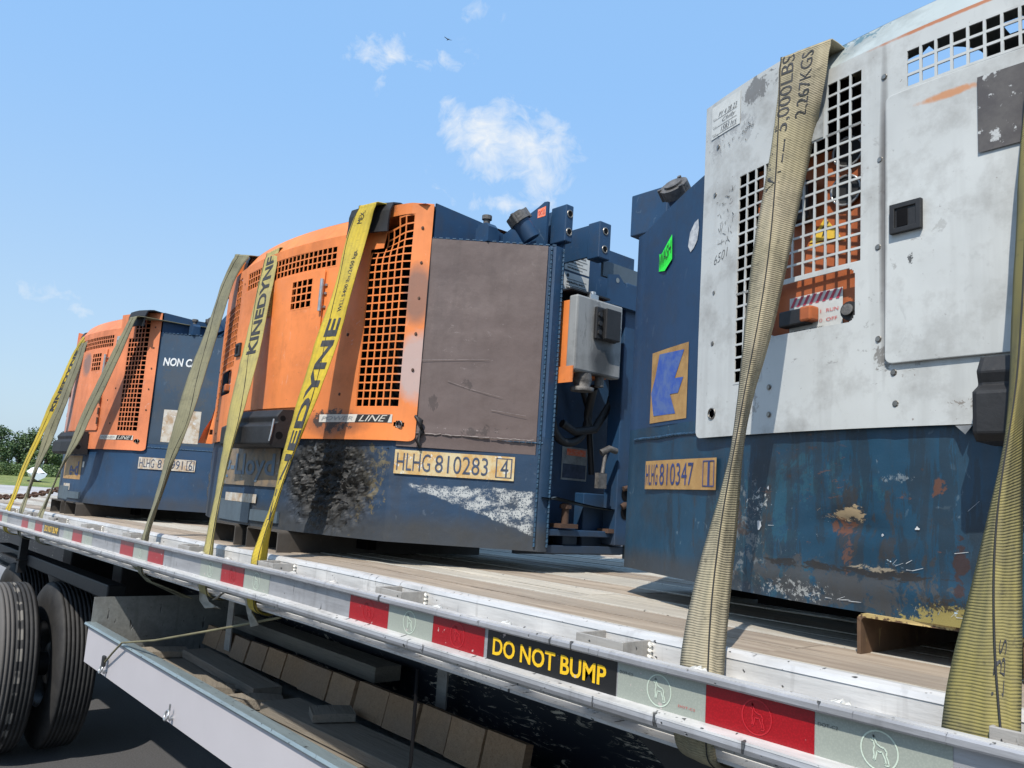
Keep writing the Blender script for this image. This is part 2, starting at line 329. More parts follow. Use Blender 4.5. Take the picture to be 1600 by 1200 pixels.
MT['orange_in'] = painted('orange_inner_paint', (.40, .105, .028), dirt=(.06,.02,.01), dirt_amt=.6, rust=.2, scr=.1, streak=.5)
MT['rust'] = painted('rusty_steel', (.085, .045, .028), fade=.3, dirt=(.03,.02,.015), dirt_amt=.7, rust=.6, scr=.2, rough=.75, bump=.004)
MT['pocket'] = painted('yellow_rust_steel', (.12, .068, .035), fade=.3, dirt=(.04,.022,.014), dirt_amt=.8, rust=.8, scr=.5, scrcol=(.42,.33,.14), rough=.7, bump=.006, extra=[(scaled(H_(.0, .069, .5, .016, ns=30, thr=.42), .95), (.48,.36,.15))])
MT['pocket_grey'] = painted('grimy_steel', (.06, .052, .044), fade=.3, dirt=(.03,.025,.02), dirt_amt=.6, rust=.5, scr=.3, scrcol=(.2,.17,.12), rough=.75, bump=.004)
MT['steel'] = plain('bolt_steel', (.28,.26,.23), .4, .8, var=.4, scale=30)
MT['galv'] = plain('galvanised_steel', (.42,.43,.43), .38, .7, var=.25, scale=25)
MT['greybox'] = painted('grey_box_paint', (.25,.255,.25), fade=.1, dirt=(.06,.06,.06), dirt_amt=.6, rust=.02, scr=.2, streak=.6, extra=[(scaled(E_(.60, .625, .045, .06, ns=10, na=.6, soft=.7, ca=1), .9), (.02,.02,.02)), (scaled(H_(.58, .70, .15, .2, ns=20, thr=.50, ca=1, stretch=(1,1,.3)), .5), (.10,.10,.10))])
MT['capgrey'] = plain('filler_cap_grey', (.10,.095,.09), .6, .2, var=.5, scale=40, bump=.002)
MT['weld'] = plain('weld_bead', (.78,.76,.70), .5, .35, var=.2, scale=60, bump=.004)
MT['weld_blue'] = plain('weld_bead_painted', (.020,.062,.115), .5, 0, var=.4, scale=60, bump=.004)
def decal(name, base, stain, amt=.5, sc=18, chips=None):
    g = NG(name); c = g.mix(g.math('MULTIPLY', g.ramp(g.noise(sc, 6, .7), .42, .62), amt), base, stain)
    if chips: c = g.mix(g.ramp(g.noise(45, 5, .7), .60, .64), c, chips)
    return g.done(c, .55)
MT['plate3'] = decal('aged_reflective_tan', (.42,.25,.09), (.28,.15,.05), .8)
MT['plate2'] = decal('aged_reflective_cream', (.55,.46,.27), (.48,.26,.06), .9, 22, (.60,.60,.56))
MT['plate1'] = decal('aged_reflective_grey', (.50,.47,.41), (.32,.19,.08), .8, 26, (.56,.57,.56))
MT['plate_dirty'] = decal('grimy_company_decal', (.24,.17,.10), (.10,.09,.08), .9, 14, (.20,.20,.19))
MT['logo_faded'] = decal('faded_logo_blue', (.08,.14,.21), (.12,.12,.12), .7, 18)
MT['ink_blue'] = plain('faded_blue_ink', (.045,.06,.10), .5, var=.5, scale=50)
MT['ink_blue3'] = plain('dark_blue_ink', (.03,.05,.16), .5, var=.4, scale=50)
MT['logo_blue'] = decal('logo_blue', (.035,.09,.36), (.10,.16,.32), .8, 30)
MT['ink'] = plain('black_ink', (.02,.02,.02), .6, var=.3, scale=60)
MT['white_ink'] = plain('white_stencil_ink', (.66,.68,.68), .6, var=.2, scale=60)
MT['paper'] = decal('label_paper', (.60,.61,.58), (.45,.46,.44), .5, 30)
MT['paper_old'] = decal('label_paper_old', (.36,.37,.36), (.16,.16,.15), .7, 30)
MT['pl_white'] = decal('logo_plate', (.60,.58,.52), (.40,.33,.26), .5, 30)
MT['green'] = plain('fluorescent_green', (.03,.86,.06), .5, var=.1)
MT['tag_orange'] = decal('orange_tag', (.9,.16,.05), (.75,.4,.3), .7, 120)
MT['yellow_label'] = decal('yellow_label', (.75,.50,.05), (.6,.4,.08), .5, 30)
MT['red_stripe'] = plain('red_stripe', (.42,.04,.07), .5, var=.2)
MT['red_ink'] = plain('red_ink', (.5,.06,.06), .5, var=.2)
MT['chip'] = decal('torn_sticker_white', (.55,.56,.56), (.25,.27,.3), .7, 60)
MT['chip_brown'] = decal('scratched_primer', (.22,.185,.175), (.10,.08,.075), .8, 60)
MT['blacksticker'] = decal('torn_sticker_dark', (.07,.062,.06), (.12,.11,.10), .6, 25, (.45,.46,.45))

# aluminium, tape and wood of the trailer
def alu(name, col=(.52,.54,.56), rough=.42, metal=.45, dirt=.45, grime=(.16,.15,.14)):
    g = NG(name); a = g.noise(5, 8, .7, stretch=(.5, 1, 1)); b = g.noise(60, 6, .65, stretch=(.12, 1, 1)); v = g.noise(34, 5, .6, stretch=(1, 1, .06))
    c = g.mix(g.ramp(b, .25, .75), tuple(x*.78 for x in col), tuple(min(1, x*1.15) for x in col))
    c = g.mix(g.math('MULTIPLY', g.ramp(a, .48, .72), dirt), c, grime)
    c = g.mix(g.math('MULTIPLY', g.ramp(v, .56, .72), dirt*.7), c, grime)
    nk = g.math('MAXIMUM', g.ramp(g.noise(70, 2, .5), .70, .73), g.ramp(g.noise(30, 3, .6, stretch=(2.2, 1, .25)), .66, .70)); c = g.mix(nk, c, (.08,.08,.08))
    g.bump(g.math('ADD', b, g.math('MULTIPLY', nk, -2)), .0012)
    return g.done(c, g.ramp(a, .3, .7, rough-.08, rough+.2), metal)
MT['alu'] = alu('rail_aluminium', (.62,.61,.59), .5, .15, .6)
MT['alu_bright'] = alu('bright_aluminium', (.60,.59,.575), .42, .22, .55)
MT['alu_face_shaded'] = alu('rail_face_aluminium_shaded', (.36,.36,.37), .45, .35, .6, (.12,.115,.11))  # rub rail metal, coloured darker because its front takes less sun
MT['alu_dirty'] = alu('dirty_aluminium', (.40,.38,.35), .55, .25, .6, (.15,.12,.10))
MT['alu_cream'] = alu('deck_strip_aluminium', (.60,.56,.48), .5, .15, .35, (.30,.25,.19))
MT['tray_alu'] = plain('tray_white_aluminium', (.50,.475,.49), .45, .1, var=.05, scale=2.5)
MT['tray_lip'] = alu('tray_lip_aluminium', (.30,.36,.37), .38, .5, .3, (.12,.13,.13))
MT['tray_in'] = alu('tray_inner_aluminium', (.26,.27,.26), .5, .3, .5, (.12,.11,.10))
def wood(name, a, b, grain=(.35, 9, 9), dark=(.05,.04,.03), seed=0):
    g = NG(name); inf = g.n('ShaderNodeObjectInfo').outputs['Random']
    off = g.n('ShaderNodeCombineXYZ'); g.put(off.inputs[0], g.math('MULTIPLY', inf, 37.)); g.put(off.inputs[1], g.math('MULTIPLY', inf, 11.))
    ad = g.n('ShaderNodeVectorMath', operation='ADD'); g.t.links.new(g.tc, ad.inputs[0]); g.t.links.new(off.outputs[0], ad.inputs[1]); v = ad.outputs[0]
    n = g.noise(10, 8, .72, vec=v, stretch=grain, dist=.6); f = g.noise(26, 6, .7, vec=v, stretch=grain); big = g.noise(2.3, 4, .6, vec=v)
    c = g.mix(g.ramp(n, .3, .7), a, b); c = g.mix(g.math('MULTIPLY', g.ramp(f, .55, .75), .75), c, dark)
    c = g.mix(g.math('MULTIPLY', g.ramp(big, .4, .7), .45), c, (.27,.25,.22))
    hv = g.mix(g.math('MULTIPLY', inf, .22), c, dark)
    g.bump(g.math('ADD', n, f), .0025)
    return g.done(hv, .8)
MT['deck_wood'] = wood('weathered_deck_wood', (.40,.365,.30), (.66,.60,.50), grain=(.22, 3.2, 3.2))
MT['deck_wood2'] = wood('brown_deck_wood', (.24,.18,.13), (.52,.43,.33), grain=(.22, 3.2, 3.2))
MT['tray_wood'] = wood('grey_tray_wood', (.19,.165,.13), (.31,.27,.215))
MT['block_wood'] = wood('tan_block_wood', (.28,.165,.085), (.44,.28,.16), grain=(9, 1, 9))
def tape(name, col, dk):
    g = NG(name); v = g.n('ShaderNodeTexVoronoi'); v.inputs['Scale'].default_value = 420; g.t.links.new(g.tc, v.inputs['Vector'])
    c = g.mix(g.ramp(v.outputs['Distance'], .1, .6), col, dk)
    c = g.mix(g.math('MULTIPLY', g.ramp(g.noise(60, 3), .68, .70), .8), c, (.5,.42,.40)); c = g.mix(g.math('MULTIPLY', g.ramp(g.noise(8, 5), .5, .75), .25), c, dk)
    return g.done(c, .32)
MT['tape_red'] = tape('reflective_red', (.36,.006,.012), (.26,.004,.008))
MT['tape_silver'] = tape('reflective_silver', (.325,.35,.30), (.28,.305,.265))
MT['tape_line'] = plain('tape_line', (.52,.60,.50), .4, var=.1)
MT['tape_line_red'] = plain('tape_line_red', (.42,.014,.022), .4, var=.1)
MT['sticker_black'] = tape('sticker_black', (.016,.016,.017), (.012,.012,.012))
MT['sticker_yellow'] = tape('sticker_yellow', (.86,.56,.015), (.75,.45,.015))
def scratched_beam():
    g = NG('scratched_frame_paint')
    sc = g.noise(26, 9, .78, stretch=(.30, 1, 1.4), dist=1.6); ms = g.noise(1.9, 4, .6)
    c = g.mix(g.math('MULTIPLY', g.ramp(sc, .56, .60), g.ramp(ms, .44, .52)), (.006,.009,.018), (.62,.56,.45))
    return g.done(c, .5)
MT['beam'] = scratched_beam()
def tyre(kk):
    g = NG('tyre_rubber'); sp = g.n('ShaderNodeSeparateXYZ'); g.t.links.new(g.tc, sp.inputs[0])
    c = g.mix(g.ramp(g.noise(12, 6, .7), .35, .7), (.012,.012,.013), (.032,.031,.030))
    ang = g.math('ARCTAN2', sp.outputs[2], sp.outputs[0]); blk = g.math('GREATER_THAN', g.math('SINE', g.math('MULTIPLY', ang, 26.)), -.25)
    band = g.math('MULTIPLY', g.math('GREATER_THAN', sp.outputs[1], -.012), g.math('LESS_THAN', sp.outputs[1], .012))
    n2 = g.ramp(g.noise(9, 3), .42, .5)
    c = g.mix(g.math('MULTIPLY', g.math('MULTIPLY', blk, band), g.math('MULTIPLY', n2, .5*kk)), c, (.27,.25,.22))
    ob = g.ramp(sp.outputs[1], -.02, -.04); c = g.mix(g.math('MULTIPLY', ob, .6*kk), c, (.13,.12,.11))
    g.bump(g.noise(50, 4), .001); return g.done(c, .75)
MT['tyre'] = tyre(1.); MT['tyre_plain'] = tyre(0.)

# ------------------------------------------------------------------ ground, grass
ZG = -1.2
def ground_mat():
    g = NG('asphalt'); sp = g.n('ShaderNodeSeparateXYZ'); g.t.links.new(g.tc, sp.inputs[0])
    n = g.noise(90, 5, .7); b = g.noise(.22, 5, .6); c = g.mix(g.ramp(n, .3, .7), (.050,.050,.053), (.085,.083,.085))
    far = g.ramp(g.math('MULTIPLY', sp.outputs[0], -1.), 9, 16); lot = g.mix(g.ramp(b, .35, .65), (.33,.31,.30), (.46,.44,.42))
    c = g.mix(far, c, lot); g.bump(n, .004); return g.done(c, .85)
m = MB(); m.face([(-600, -500, ZG), (600, -500, ZG), (600, 600, ZG), (-600, 600, ZG)]); m.build('ground', ground_mat())['kind'] = 'structure'
def grass_mat():
    g = NG('grass'); n = g.noise(1.4, 9, .75); c = g.mix(g.ramp(n, .35, .68), (.13,.17,.035), (.27,.27,.09)); c = g.mix(g.ramp(g.noise(.25, 4), .45, .7), c, (.10,.16,.03))
    g.bump(n, .2); return g.done(c, .9)
m = MB(); rows = []
for i in range(40):
    d = 84 + i*4.0; row = []
    for j in range(60):
        a = math.radians(145 + j*1.2); h = .15 + 1.15*(1-math.exp(-(d-84)/22)) + .35*mnoise.noise(Vector((d*.06, j*.25, 0)))*min(1, (d-84)/12)
        row.append((math.cos(a)*d, math.sin(a)*d, ZG+.004 + (0 if i == 0 else h)))
    rows.append(row)
m.grid(rows); m.build('grass_field', grass_mat())['kind'] = 'structure'

# ------------------------------------------------------------------ flatbed trailer
ZT = ZG
def camber(x): return -.0088*max(0, -x-.3) if x > -1.5 else -.0088*(-x-.3)
TR = empty('flatbed_trailer', (0, 0, ZT), 'aluminium flatbed trailer with wooden deck and red and silver tape along its rub rail', 'trailer')
def tb(m, name, mat, parent=None, **k):
    m.v = [(x, y, z + camber(x) - ZT) for x, y, z in m.v]
    return m.build(name, mat, TR if parent is None else parent, **k)
XL, XR = -9.0, 3.6
def xbar(m, poly, x0, x1, step=.6, closed=True, smooth=False):
    n = max(1, int(math.ceil((x1-x0)/step))); xs = [x0+(x1-x0)*i/n for i in range(n+1)]
    rows = [[(x, y, z) for y, z in poly] for x in xs]; m.grid(rows, smooth, closed)
    if closed: m.face(rows[0][::-1]); m.face(rows[-1])
    return m
# rub rail: C channel, open outwards
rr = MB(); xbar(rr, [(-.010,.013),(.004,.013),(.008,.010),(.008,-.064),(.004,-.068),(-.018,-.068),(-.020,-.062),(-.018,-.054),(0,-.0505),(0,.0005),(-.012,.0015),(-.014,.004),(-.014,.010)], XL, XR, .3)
tb(rr, 'rub_rail', MT['alu_face_shaded'])
for (y0_, y1_, z_, n_) in ((-.0105, .0045, .0138, 'rail_top_glare'), (-.0195, .0, -.0505, 'rail_lower_glare')):  # bright strips added on both flanges in place of the sun's glare
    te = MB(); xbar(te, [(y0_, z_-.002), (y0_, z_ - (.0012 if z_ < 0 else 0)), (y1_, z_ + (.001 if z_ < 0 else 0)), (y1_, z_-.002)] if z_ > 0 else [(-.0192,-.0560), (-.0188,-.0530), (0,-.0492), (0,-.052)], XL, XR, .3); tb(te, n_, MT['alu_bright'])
sr = MB(); xbar(sr, [(.100,-.105),(.100,.019),(.103,.0255),(.110,.0285),(.120,.0285),(.120,-.105)], XL, XR, .3); tb(sr, 'side_rail', MT['alu'])
b_ = MB(); xbar(b_, [(.0985,.019),(.1020,.0270),(.1100,.0302),(.1165,.0302),(.1165,.0288),(.110,.0288),(.1030,.0258),(.0995,.0185)], XL, XR, .3); tb(b_, 'side_rail_bevel', MT['alu_bright'])
sk = MB(); xbar(sk, [(.050,-.060),(.054,-.060),(.054,-.093),(.050,-.093)], XL, XR, .3); tb(sk, 'side_skirt', MT['alu_dirty'])
fl = MB(); xbar(fl, [(.058,-.106),(.058,-.111),(.150,-.111),(.150,-.106)], XL, XR, .3); tb(fl, 'lower_flange', MT['alu_bright'])
# reflective tape in the channel
LT = .1524
def tape_piece(u0, u1, mat, name='reflective_tape', off=.0006, z0=-.0495, z1=-.0005, label=None):
    m = MB(); xbar(m, [(-off, z0), (-off, z1)], u0*LT, u1*LT, .2, closed=False); return tb(m, name, mat, label=label, fix=False)
DOG = [[(-.36,.80),(-.30,.66),(-.42,.58),(-.52,.60),(-.46,.50),(-.34,.46),(-.28,.20),(-.34,-.02),(-.30,-.30),(-.34,-.55),(-.24,-.56)],
       [(-.36,.80),(-.27,.60),(-.16,.36),(.06,.24),(.30,.20),(.44,.02),(.42,-.22),(.52,-.42),(.56,-.60),(.62,-.66)],
       [(-.24,-.56),(-.16,-.22),(-.14,-.04),(.02,-.06),(.18,-.04),(.24,-.18),(.36,-.40),(.40,-.62),(.30,-.68),(.44,-.74),(.60,-.68)]]
def dog_mark(u, mat):
    m = MB(); cx = u*LT; cz = -.0250; R = .0205; w = .00085
    def strip(pts):
        for (a, b), (c, d) in zip(pts[:-1], pts[1:]):
            dx, dz = c-a, d-b; l = math.hypot(dx, dz) or 1; nx, nz = -dz/l*w, dx/l*w
            m.face([(a-nx, -.0013, b-nz), (c-nx, -.0013, d-nz), (c+nx, -.0013, d+nz), (a+nx, -.0013, b+nz)])
    strip([(cx+R*math.cos(t*math.pi/16), cz+R*math.sin(t*math.pi/16)) for t in range(33)])
    for p in DOG: strip([(cx+a*R*.92, cz+b*R*.92) for a, b in p])
    return tb(m, 'dog_emblem', mat, fix=False)
SEG = [(0,'r'),(1,'s'),(2,'r'),(5,'s'),(6,'r'),(7,'s'),(-3.6,'s'),(-4.62,'r'),(-5.64,'s'),(-8.74,'r'),(-9.78,'s'),(-10.8,'r'),(-14.26,'s'),(-15.28,'r'),(-16.3,'s'),(-20.02,'r'),(-21.06,'s'),(-22.1,'r'),(-25.6,'s'),(-26.65,'r'),(-31,'r'),(-32,'s'),(-37,'s'),(-38,'r'),(12,'r'),(13,'s'),(17,'r'),(18,'s')]
for u, k in SEG:
    a = tape_piece(u+.004, u+1.0, MT['tape_red'] if k == 'r' else MT['tape_silver'], label='red reflective tape' if k == 'r' else 'silver reflective tape')
    if u > -6 and u < 9: dog_mark(u+.5, MT['tape_line'] if k == 's' else MT['tape_line_red'])
    elif u >= -22 and k == 's': dog_mark(u+.5, MT['tape_line'])
def rail_text(body, u0, u1, z0, z1, mat, off=.0016, bold=.012, name='lettering', parent=None):
    m = MB(); text_on(m, body, lambda x, z: (x, -off, z), u0*LT, u1*LT, z0, z1, bold); return tb(m, name, mat, parent, fix=False)
for s0 in (3.06, -18.76):
    tape_piece(s0, s0+1.93, MT['sticker_black'], 'warning_sticker', .0009, label='black sticker with yellow lettering')
    rail_text('DO NOT BUMP', s0+.10, s0+1.80, -.0400, -.0110, MT['sticker_yellow'], .0016, .022, 'sticker_lettering')
for u in (7, 5): rail_text('DOT-C2', u+.03, u+.19, -.0150, -.0115, MT['ink'], bold=0)
rail_text('DOT-C2', 5.72, 5.9, -.0390, -.0360, MT['red_ink'], bold=0)
# stake pockets with welds, pipe spools
pk = None; wb = None; wd = None; sp = None
for k in range(-13, 6):
    cx = .69 + .6*k; wdt = .098
    if pk is None or True:
        m = MB(); x0 = cx-.049; x1 = cx+.049; t = .0045
        m.box(x0, x1, .034, .034+t, -.08, .0205); m.box(x0, x0+t, .034+t, .100, -.08, .0205); m.box(x1-t, x1, .034+t, .100, -.08, .0205)
        o = tb(m, 'stake_pocket', MT['alu_dirty'], bevel=.001)
        if cx > -4.5:
            m = MB()
            for i in range(7):
                z = .012-.0085*i; m.tube([(x1-.002, .0965, z+.003), (x1+.004, .095, z), (x1+.001, .097, z-.004)], .0042, 6)
            for i in range(10):
                x = x0+.002+i*.0085; m.tube([(x, .030, -.004), (x+.003, .0275, .0), (x+.006, .031, .004)], .0046, 6)
            tb(m, 'weld_seam', MT['weld'], o)['kind'] = 'stuff'
    for dx in (.20, .40):
        x = cx+dx; m = MB(); m.tube([(x, .009, -.026), (x, .099, -.026)], .020, 12); o = tb(m, 'pipe_spool', MT['alu'])
        if x > -4.5:
            m = MB()
            for i in range(11):
                a = math.pi*i/10; rx = .026*math.cos(a); rz = .036*math.sin(a); px, pz = x+rx, -.026+rz
                m.tube([(px-.004, .010, pz-.002), (px, .020, pz+.001), (px+.004, .012, pz-.002)], .006, 6)
            tb(m, 'weld_bead', MT['weld'], o)['kind'] = 'stuff'
# deck boards and strips
strips = [(.1165, .138)]; y = .140; rowsY = []
for wd_ in [.195, .16, .17, .155, .175, .16, .165, .155, .17, .16, .165, .16, .155]:
    rowsY.append((y+.001, y+wd_)); strips.append((y+wd_+.0025, y+wd_+.0135)); y += wd_+.015
for a, b in strips:
    m = MB(); xbar(m, [(a, .010), (a, .0275), (b, .0275), (b, .010)], XL, XR, .3); tb(m, 'deck_strip', MT['alu_cream'])
for r, (a, b) in enumerate(rowsY):
    x = XL + random.uniform(0, .5)
    xs = [XL]
    while xs[-1] < XR-1.2: xs.append(xs[-1] + random.choice((1.8, 2.4, 2.1)))
    xs.append(XR)
    for i in range(len(xs)-1):
        mid = (a+b)/2
        for (c, d) in ((a, mid-.0015), (mid+.0015, b)):
            m = MB(); dz = random.uniform(-.0012, .0012); xbar(m, [(c, .008), (c, .0262+dz), (d, .0262+dz), (d, .008)], xs[i]+.0015, xs[i+1]-.0015, .3)
            tb(m, 'deck_board', MT['deck_wood2'] if r % 2 == 0 else MT['deck_wood'])
m = MB(); xbar(m, [(2.42,-.10),(2.42,.0285),(2.54,.0285),(2.54,-.10)], XL, XR, .3); tb(m, 'far_side_rail', MT['alu'])
m = MB(); xbar(m, [(.13,.002),(.13,.006),(2.42,.006),(2.42,.002)], XL, XR, .6); tb(m, 'deck_underside', MT['dark'])
for k in range(42):
    x = XL+.1+.3*k; m = MB(); m.box(x, x+.008, .125, 2.40, -.09, .0); m.box(x-.02, x+.028, .125, 2.40, -.0955, -.091); tb(m, 'crossmember', MT['black_paint'])
for Y in (.72, 1.74):
    m = MB(); xbar(m, [(Y,-.097),(Y,-.60),(Y+.012,-.60),(Y+.012,-.097)], XL, XR-.3, .6); xbar(m, [(Y-.06,-.602),(Y-.06,-.618),(Y+.07,-.618),(Y+.07,-.602)], XL, XR-.3, .6)
    tb(m, 'frame_beam', MT['beam'])
# suspension and dark gear by the wheels
m = MB(); m.box(-4.9, -2.35, .45, .62, -.55, -.40); m.box(-3.1, -2.95, .40, .70, -.62, -.10); m.box(-4.15, -3.95, .40, .70, -.62, -.10); m.box(-4.9, -2.3, .16, .24, -.30, -.235); tb(m, 'suspension', MT['black_paint'], bevel=.006)
m = MB(); m.box(-3.98, -3.93, .12, .16, -.34, -.10); m.box(-4.4, -3.9, .10, .3, -.27, -.262); tb(m, 'wing_bracket', MT['black_paint'])
m = MB(); m.tube([(-3.38, -.05, ZG+.42-camber(-3.38)), (-3.38, 2.5, ZG+.42-camber(-3.38))], .06, 14); tb(m, 'axle', MT['black_paint'])
def make_wheel(y0, x=-3.38):
    R = .42; prof = [(-.085,.215),(-.095,.26),(-.100,.32),(-.097,.365),(-.088,.395),(-.080,.408)]
    g_ = []
    for yy in (-.060, -.040, -.020, .0, .020, .040, .060): g_ += [(yy-.004, .4175), (yy-.003, .409), (yy+.003, .409), (yy+.004, .4175)]
    prof += [(-.074,.414)] + g_ + [(.074,.414),(.080,.408),(.088,.395),(.097,.365),(.100,.32),(.095,.26),(.085,.215)]
    w = empty('wheel', (x, y0, .42)); w.parent = TR
    m = MB(); rows = [[(r*math.cos(2*math.pi*k/72), yy, r*math.sin(2*math.pi*k/72)) for yy, r in prof] for k in range(73)]; m.grid(rows, True); t = m.build('tyre', MT['tyre' if y0 < .1 else 'tyre_plain'], w)
    m = MB(); rows = [[(r*math.cos(2*math.pi*k/36), yy, r*math.sin(2*math.pi*k/36)) for yy, r in [(-.085,.216),(-.07,.20),(-.02,.19),(-.01,.12),(-.05,.10),(-.06,.0)]] for k in range(37)]; m.grid(rows, True); m.build('rim', MT['galv'], w)
    return w
make_wheel(.0); make_wheel(.265); make_wheel(2.27); make_wheel(2.54)
make_wheel(.0, -4.42); make_wheel(.265, -4.42)
# dunnage tray hung under the rail
TX0, TX1 = -2.0, 1.25
def ty(m, name, mat, parent=None, **k):
    m.v = [(x, y, z - ZT) for x, y, z in m.v]; return m.build(name, mat, TR if parent is None else parent, **k)
m = MB(); m.box(TX0, TX1, .034, .95, -.505, -.500); tray = ty(m, 'dunnage_tray', MT['tray_in'])
m = MB(); m.box(TX0, TX1, .024, .030, -.507, -.362); ty(m, 'front_panel', MT['tray_alu'], tray)
m = MB(); m.prism([(.012,-.366),(.016,-.359),(.050,-.3585),(.052,-.362),(.031,-.3625),(.016,-.372)], 'x', TX0-.02, TX1); ty(m, 'tray_lip', MT['tray_lip'], tray)
m = MB(); m.box(TX0-.004, TX0, .032, 1.15, -.50, -.262); ty(m, 'end_panel', MT['tray_in'], tray)
m = MB(); m.box(TX0, TX1, .95, .955, -.50, -.40); ty(m, 'back_panel', MT['tray_in'], tray)
for x in (-1.70, -1.0, -.30, .4):
    z0 = -.478; m = MB(); pts = [(x+.013*math.cos(t*math.pi/8), .004+.004*math.sin(t*math.pi/8), z0+.013*math.sin(t*math.pi/8)) for t in range(17)]
    m.tube(pts, .0035, 8, cap=False); m.tube([(x, .024, z0-.010), (x, .012, z0-.011)], .006, 10); m.tube([(x+.004, .010, z0+.012), (x+.010, .008, z0+.034)], .0028, 6)
    ty(m, 'eye_bolt', MT['galv'], tray)
m = MB(); m.box(-1.32, -1.26, .30, .303, -.62, -.505); m.box(-1.10, -1.04, .30, .303, -.60, -.505); ty(m, 'mounting_tab', MT['alu_dirty'], tray)
for x, y0 in ((-1.62, .42), (-.55, .66)):
    m = MB(); m.box(x, x+.05, y0, y0+.006, -.42, -.10); ty(m, 'tray_hanger', MT['alu_dirty'], tray)
m = MB(); m.box(.72, .80, .30, .38, -.75, -.12); m.prism([(.62,-.15),(1.1,-.15),(1.3,-.42),(1.15,-.45)], 'y', .20, .26); ty(m, 'landing_gear_brace', MT['black_paint'], bevel=.004)
m = MB(); m.prism([(.86,-.12),(.92,-.12),(1.10,-.40),(1.04,-.40)], 'y', .10, .16); ty(m, 'rail_gusset', MT['alu'])

# timber lying in the tray
ORD = ['first', 'second', 'third', 'fourth', 'fifth', 'sixth', 'seventh', 'eighth', 'ninth', 'tenth', 'eleventh', 'twelfth', 'thirteenth']
xs = [-1.85, -1.70, -1.56, -1.415, -1.274, -1.13, -.989, -.80, -.645, -.474, -.32, -.178, -.03, .12]
for i in range(len(xs)-1):
    m = MB(); a = xs[i]+.004; b = xs[i+1]-.005; sl = .02; d = random.uniform(-.006, .006)
    zt = -.362+.026*(i/12.)
    m.prism([(.418+d, -.435), (.418+d+sl, zt), (.442+d+sl, zt-.004), (.446+d, -.435)], 'x', a, b)
    m.v = [(x-(a+b)/2, y-.42, z+.435) for x, y, z in m.v]
    o = m.build('wooden_block', MT['block_wood'], bevel=.003); o.location = ((a+b)/2, .42, -.435); o.rotation_euler[2] = random.uniform(-.03, .03)
    tag(o, ORD[i] + ' tan wooden block from the wheel end in the row along the tray', 'wooden block', 'wooden blocks in a row in the tray')
def board(name, x0, x1, y0, y1, z0, z1, rz, label, mat='tray_wood', cat='board', group='boards lying in the tray'):
    m = MB(); cx, cy = (x0+x1)/2, (y0+y1)/2; m.box(x0-cx, x1-cx, y0-cy, y1-cy, 0, z1-z0)
    o = m.build(name, MT[mat], bevel=.002); o.location = (cx, cy, z0); o.rotation_euler[2] = rz; return tag(o, label, cat, group)
board('wooden_board', -1.95, -.2, .085, .20, -.499, -.470, .0, 'grey board flat against the front panel at the wheel end of the tray')
board('wooden_board', -.75, 1.2, .09, .21, -.498, -.468, .0, 'grey board flat against the front panel at the near end of the tray')
board('wooden_board', -1.95, -.30, .215, .33, -.499, -.470, .0, 'flat grey board second from the front panel in the tray')
board('wooden_board', -1.75, -1.04, .30, .40, -.466, -.436, -.03, 'long grey board ending in a square cut below the tan blocks')
board('wooden_board', -.87, .9, .27, .40, -.466, -.434, .04, 'long pale-ended board lying on top near the middle of the tray')
board('wooden_board', -1.9, -.75, 0.56, .66, -.385, -.335, .0, 'long dark timber lying behind the row of tan blocks')
for i, (x, y, z, rz, w, l, lab) in enumerate([(-1.82, .25, -.468, 1.35, .11, .20, 'short board lying crosswise by the wheel end of the tray'), (-1.27, .16, -.467, 1.25, .10, .19, 'short curled board lying crosswise beside the lip, nearest the wheels of its pair'),
      (-1.16, .18, -.468, 1.2, .08, .18, 'short curled board lying crosswise beside the lip, second from the wheels'), (-.95, .24, -.467, 1.2, .09, .20, 'short board with a dark knot lying crosswise in the middle of the tray'),
      (-.60, .33, -.431, 1.2, .10, .12, 'short dark offcut on top of the long pale-ended board'), (-.74, .12, -.466, 1.25, .09, .12, 'short reddish offcut beside the lip in the middle of the tray')]):
    m = MB(); m.grid([[(a*w/2, b*l/2, .022+.010*math.cos(b*1.4)*(1 if i in (1,2,3) else .3)) for a in (-1, 1)] for b in (-1,-.6,-.2,.2,.6,1)], False)
    m.grid([[(a*w/2, b*l/2, .002) for a in (-1, 1)] for b in (-1,-.6,-.2,.2,.6,1)], False)
    for s_ in (-1, 1): m.grid([[(s_*w/2, b*l/2, zz) for zz in (.002, .022+.010*math.cos(b*1.4)*(1 if i in (1,2,3) else .3))] for b in (-1,-.6,-.2,.2,.6,1)], False); m.face([(-w/2, s_*l/2, .002), (w/2, s_*l/2, .002), (w/2, s_*l/2, .024), (-w/2, s_*l/2, .024)])
    o = m.build('board_offcut', MT['tray_wood']); o.location = (x, y, z); o.rotation_euler[2] = rz-math.pi/2; tag(o, lab, 'board', 'boards lying in the tray')
# cords
MT['cord'] = plain('khaki_cord', (.16,.145,.08), .7, var=.3)
m = MB(); m.tube([(-1.690, .010, -.455), (-1.60, .006, -.405), (-1.50, .004, -.352), (-1.2, .012, -.295), (-.8, .05, -.20), (-.50, .09, -.125)], .0038, 6)
m.v = [(x+1.69, y-.01, z+.455) for x, y, z in m.v]; tc_ = empty('bungee_cord', (-1.69, .01, -.455), 'thin khaki cord stretched from an eye bolt of the tray up to the rail', 'cord'); m.build('cord', MT['cord'], tc_)
m = MB(); m.box(-.012, .012, -.008, .004, -.012, .026); m.v = [(x, y, z) for x, y, z in m.v]; m.build('plastic_hook', MT['black_rubber'], tc_, bevel=.004)
m = MB(); m.tube([(.19, .055, -.125), (.185, .06, -.30), (.17, .05, -.44)], .0040, 6); m.v = [(x-.19, y-.055, z+.44) for x, y, z in m.v]
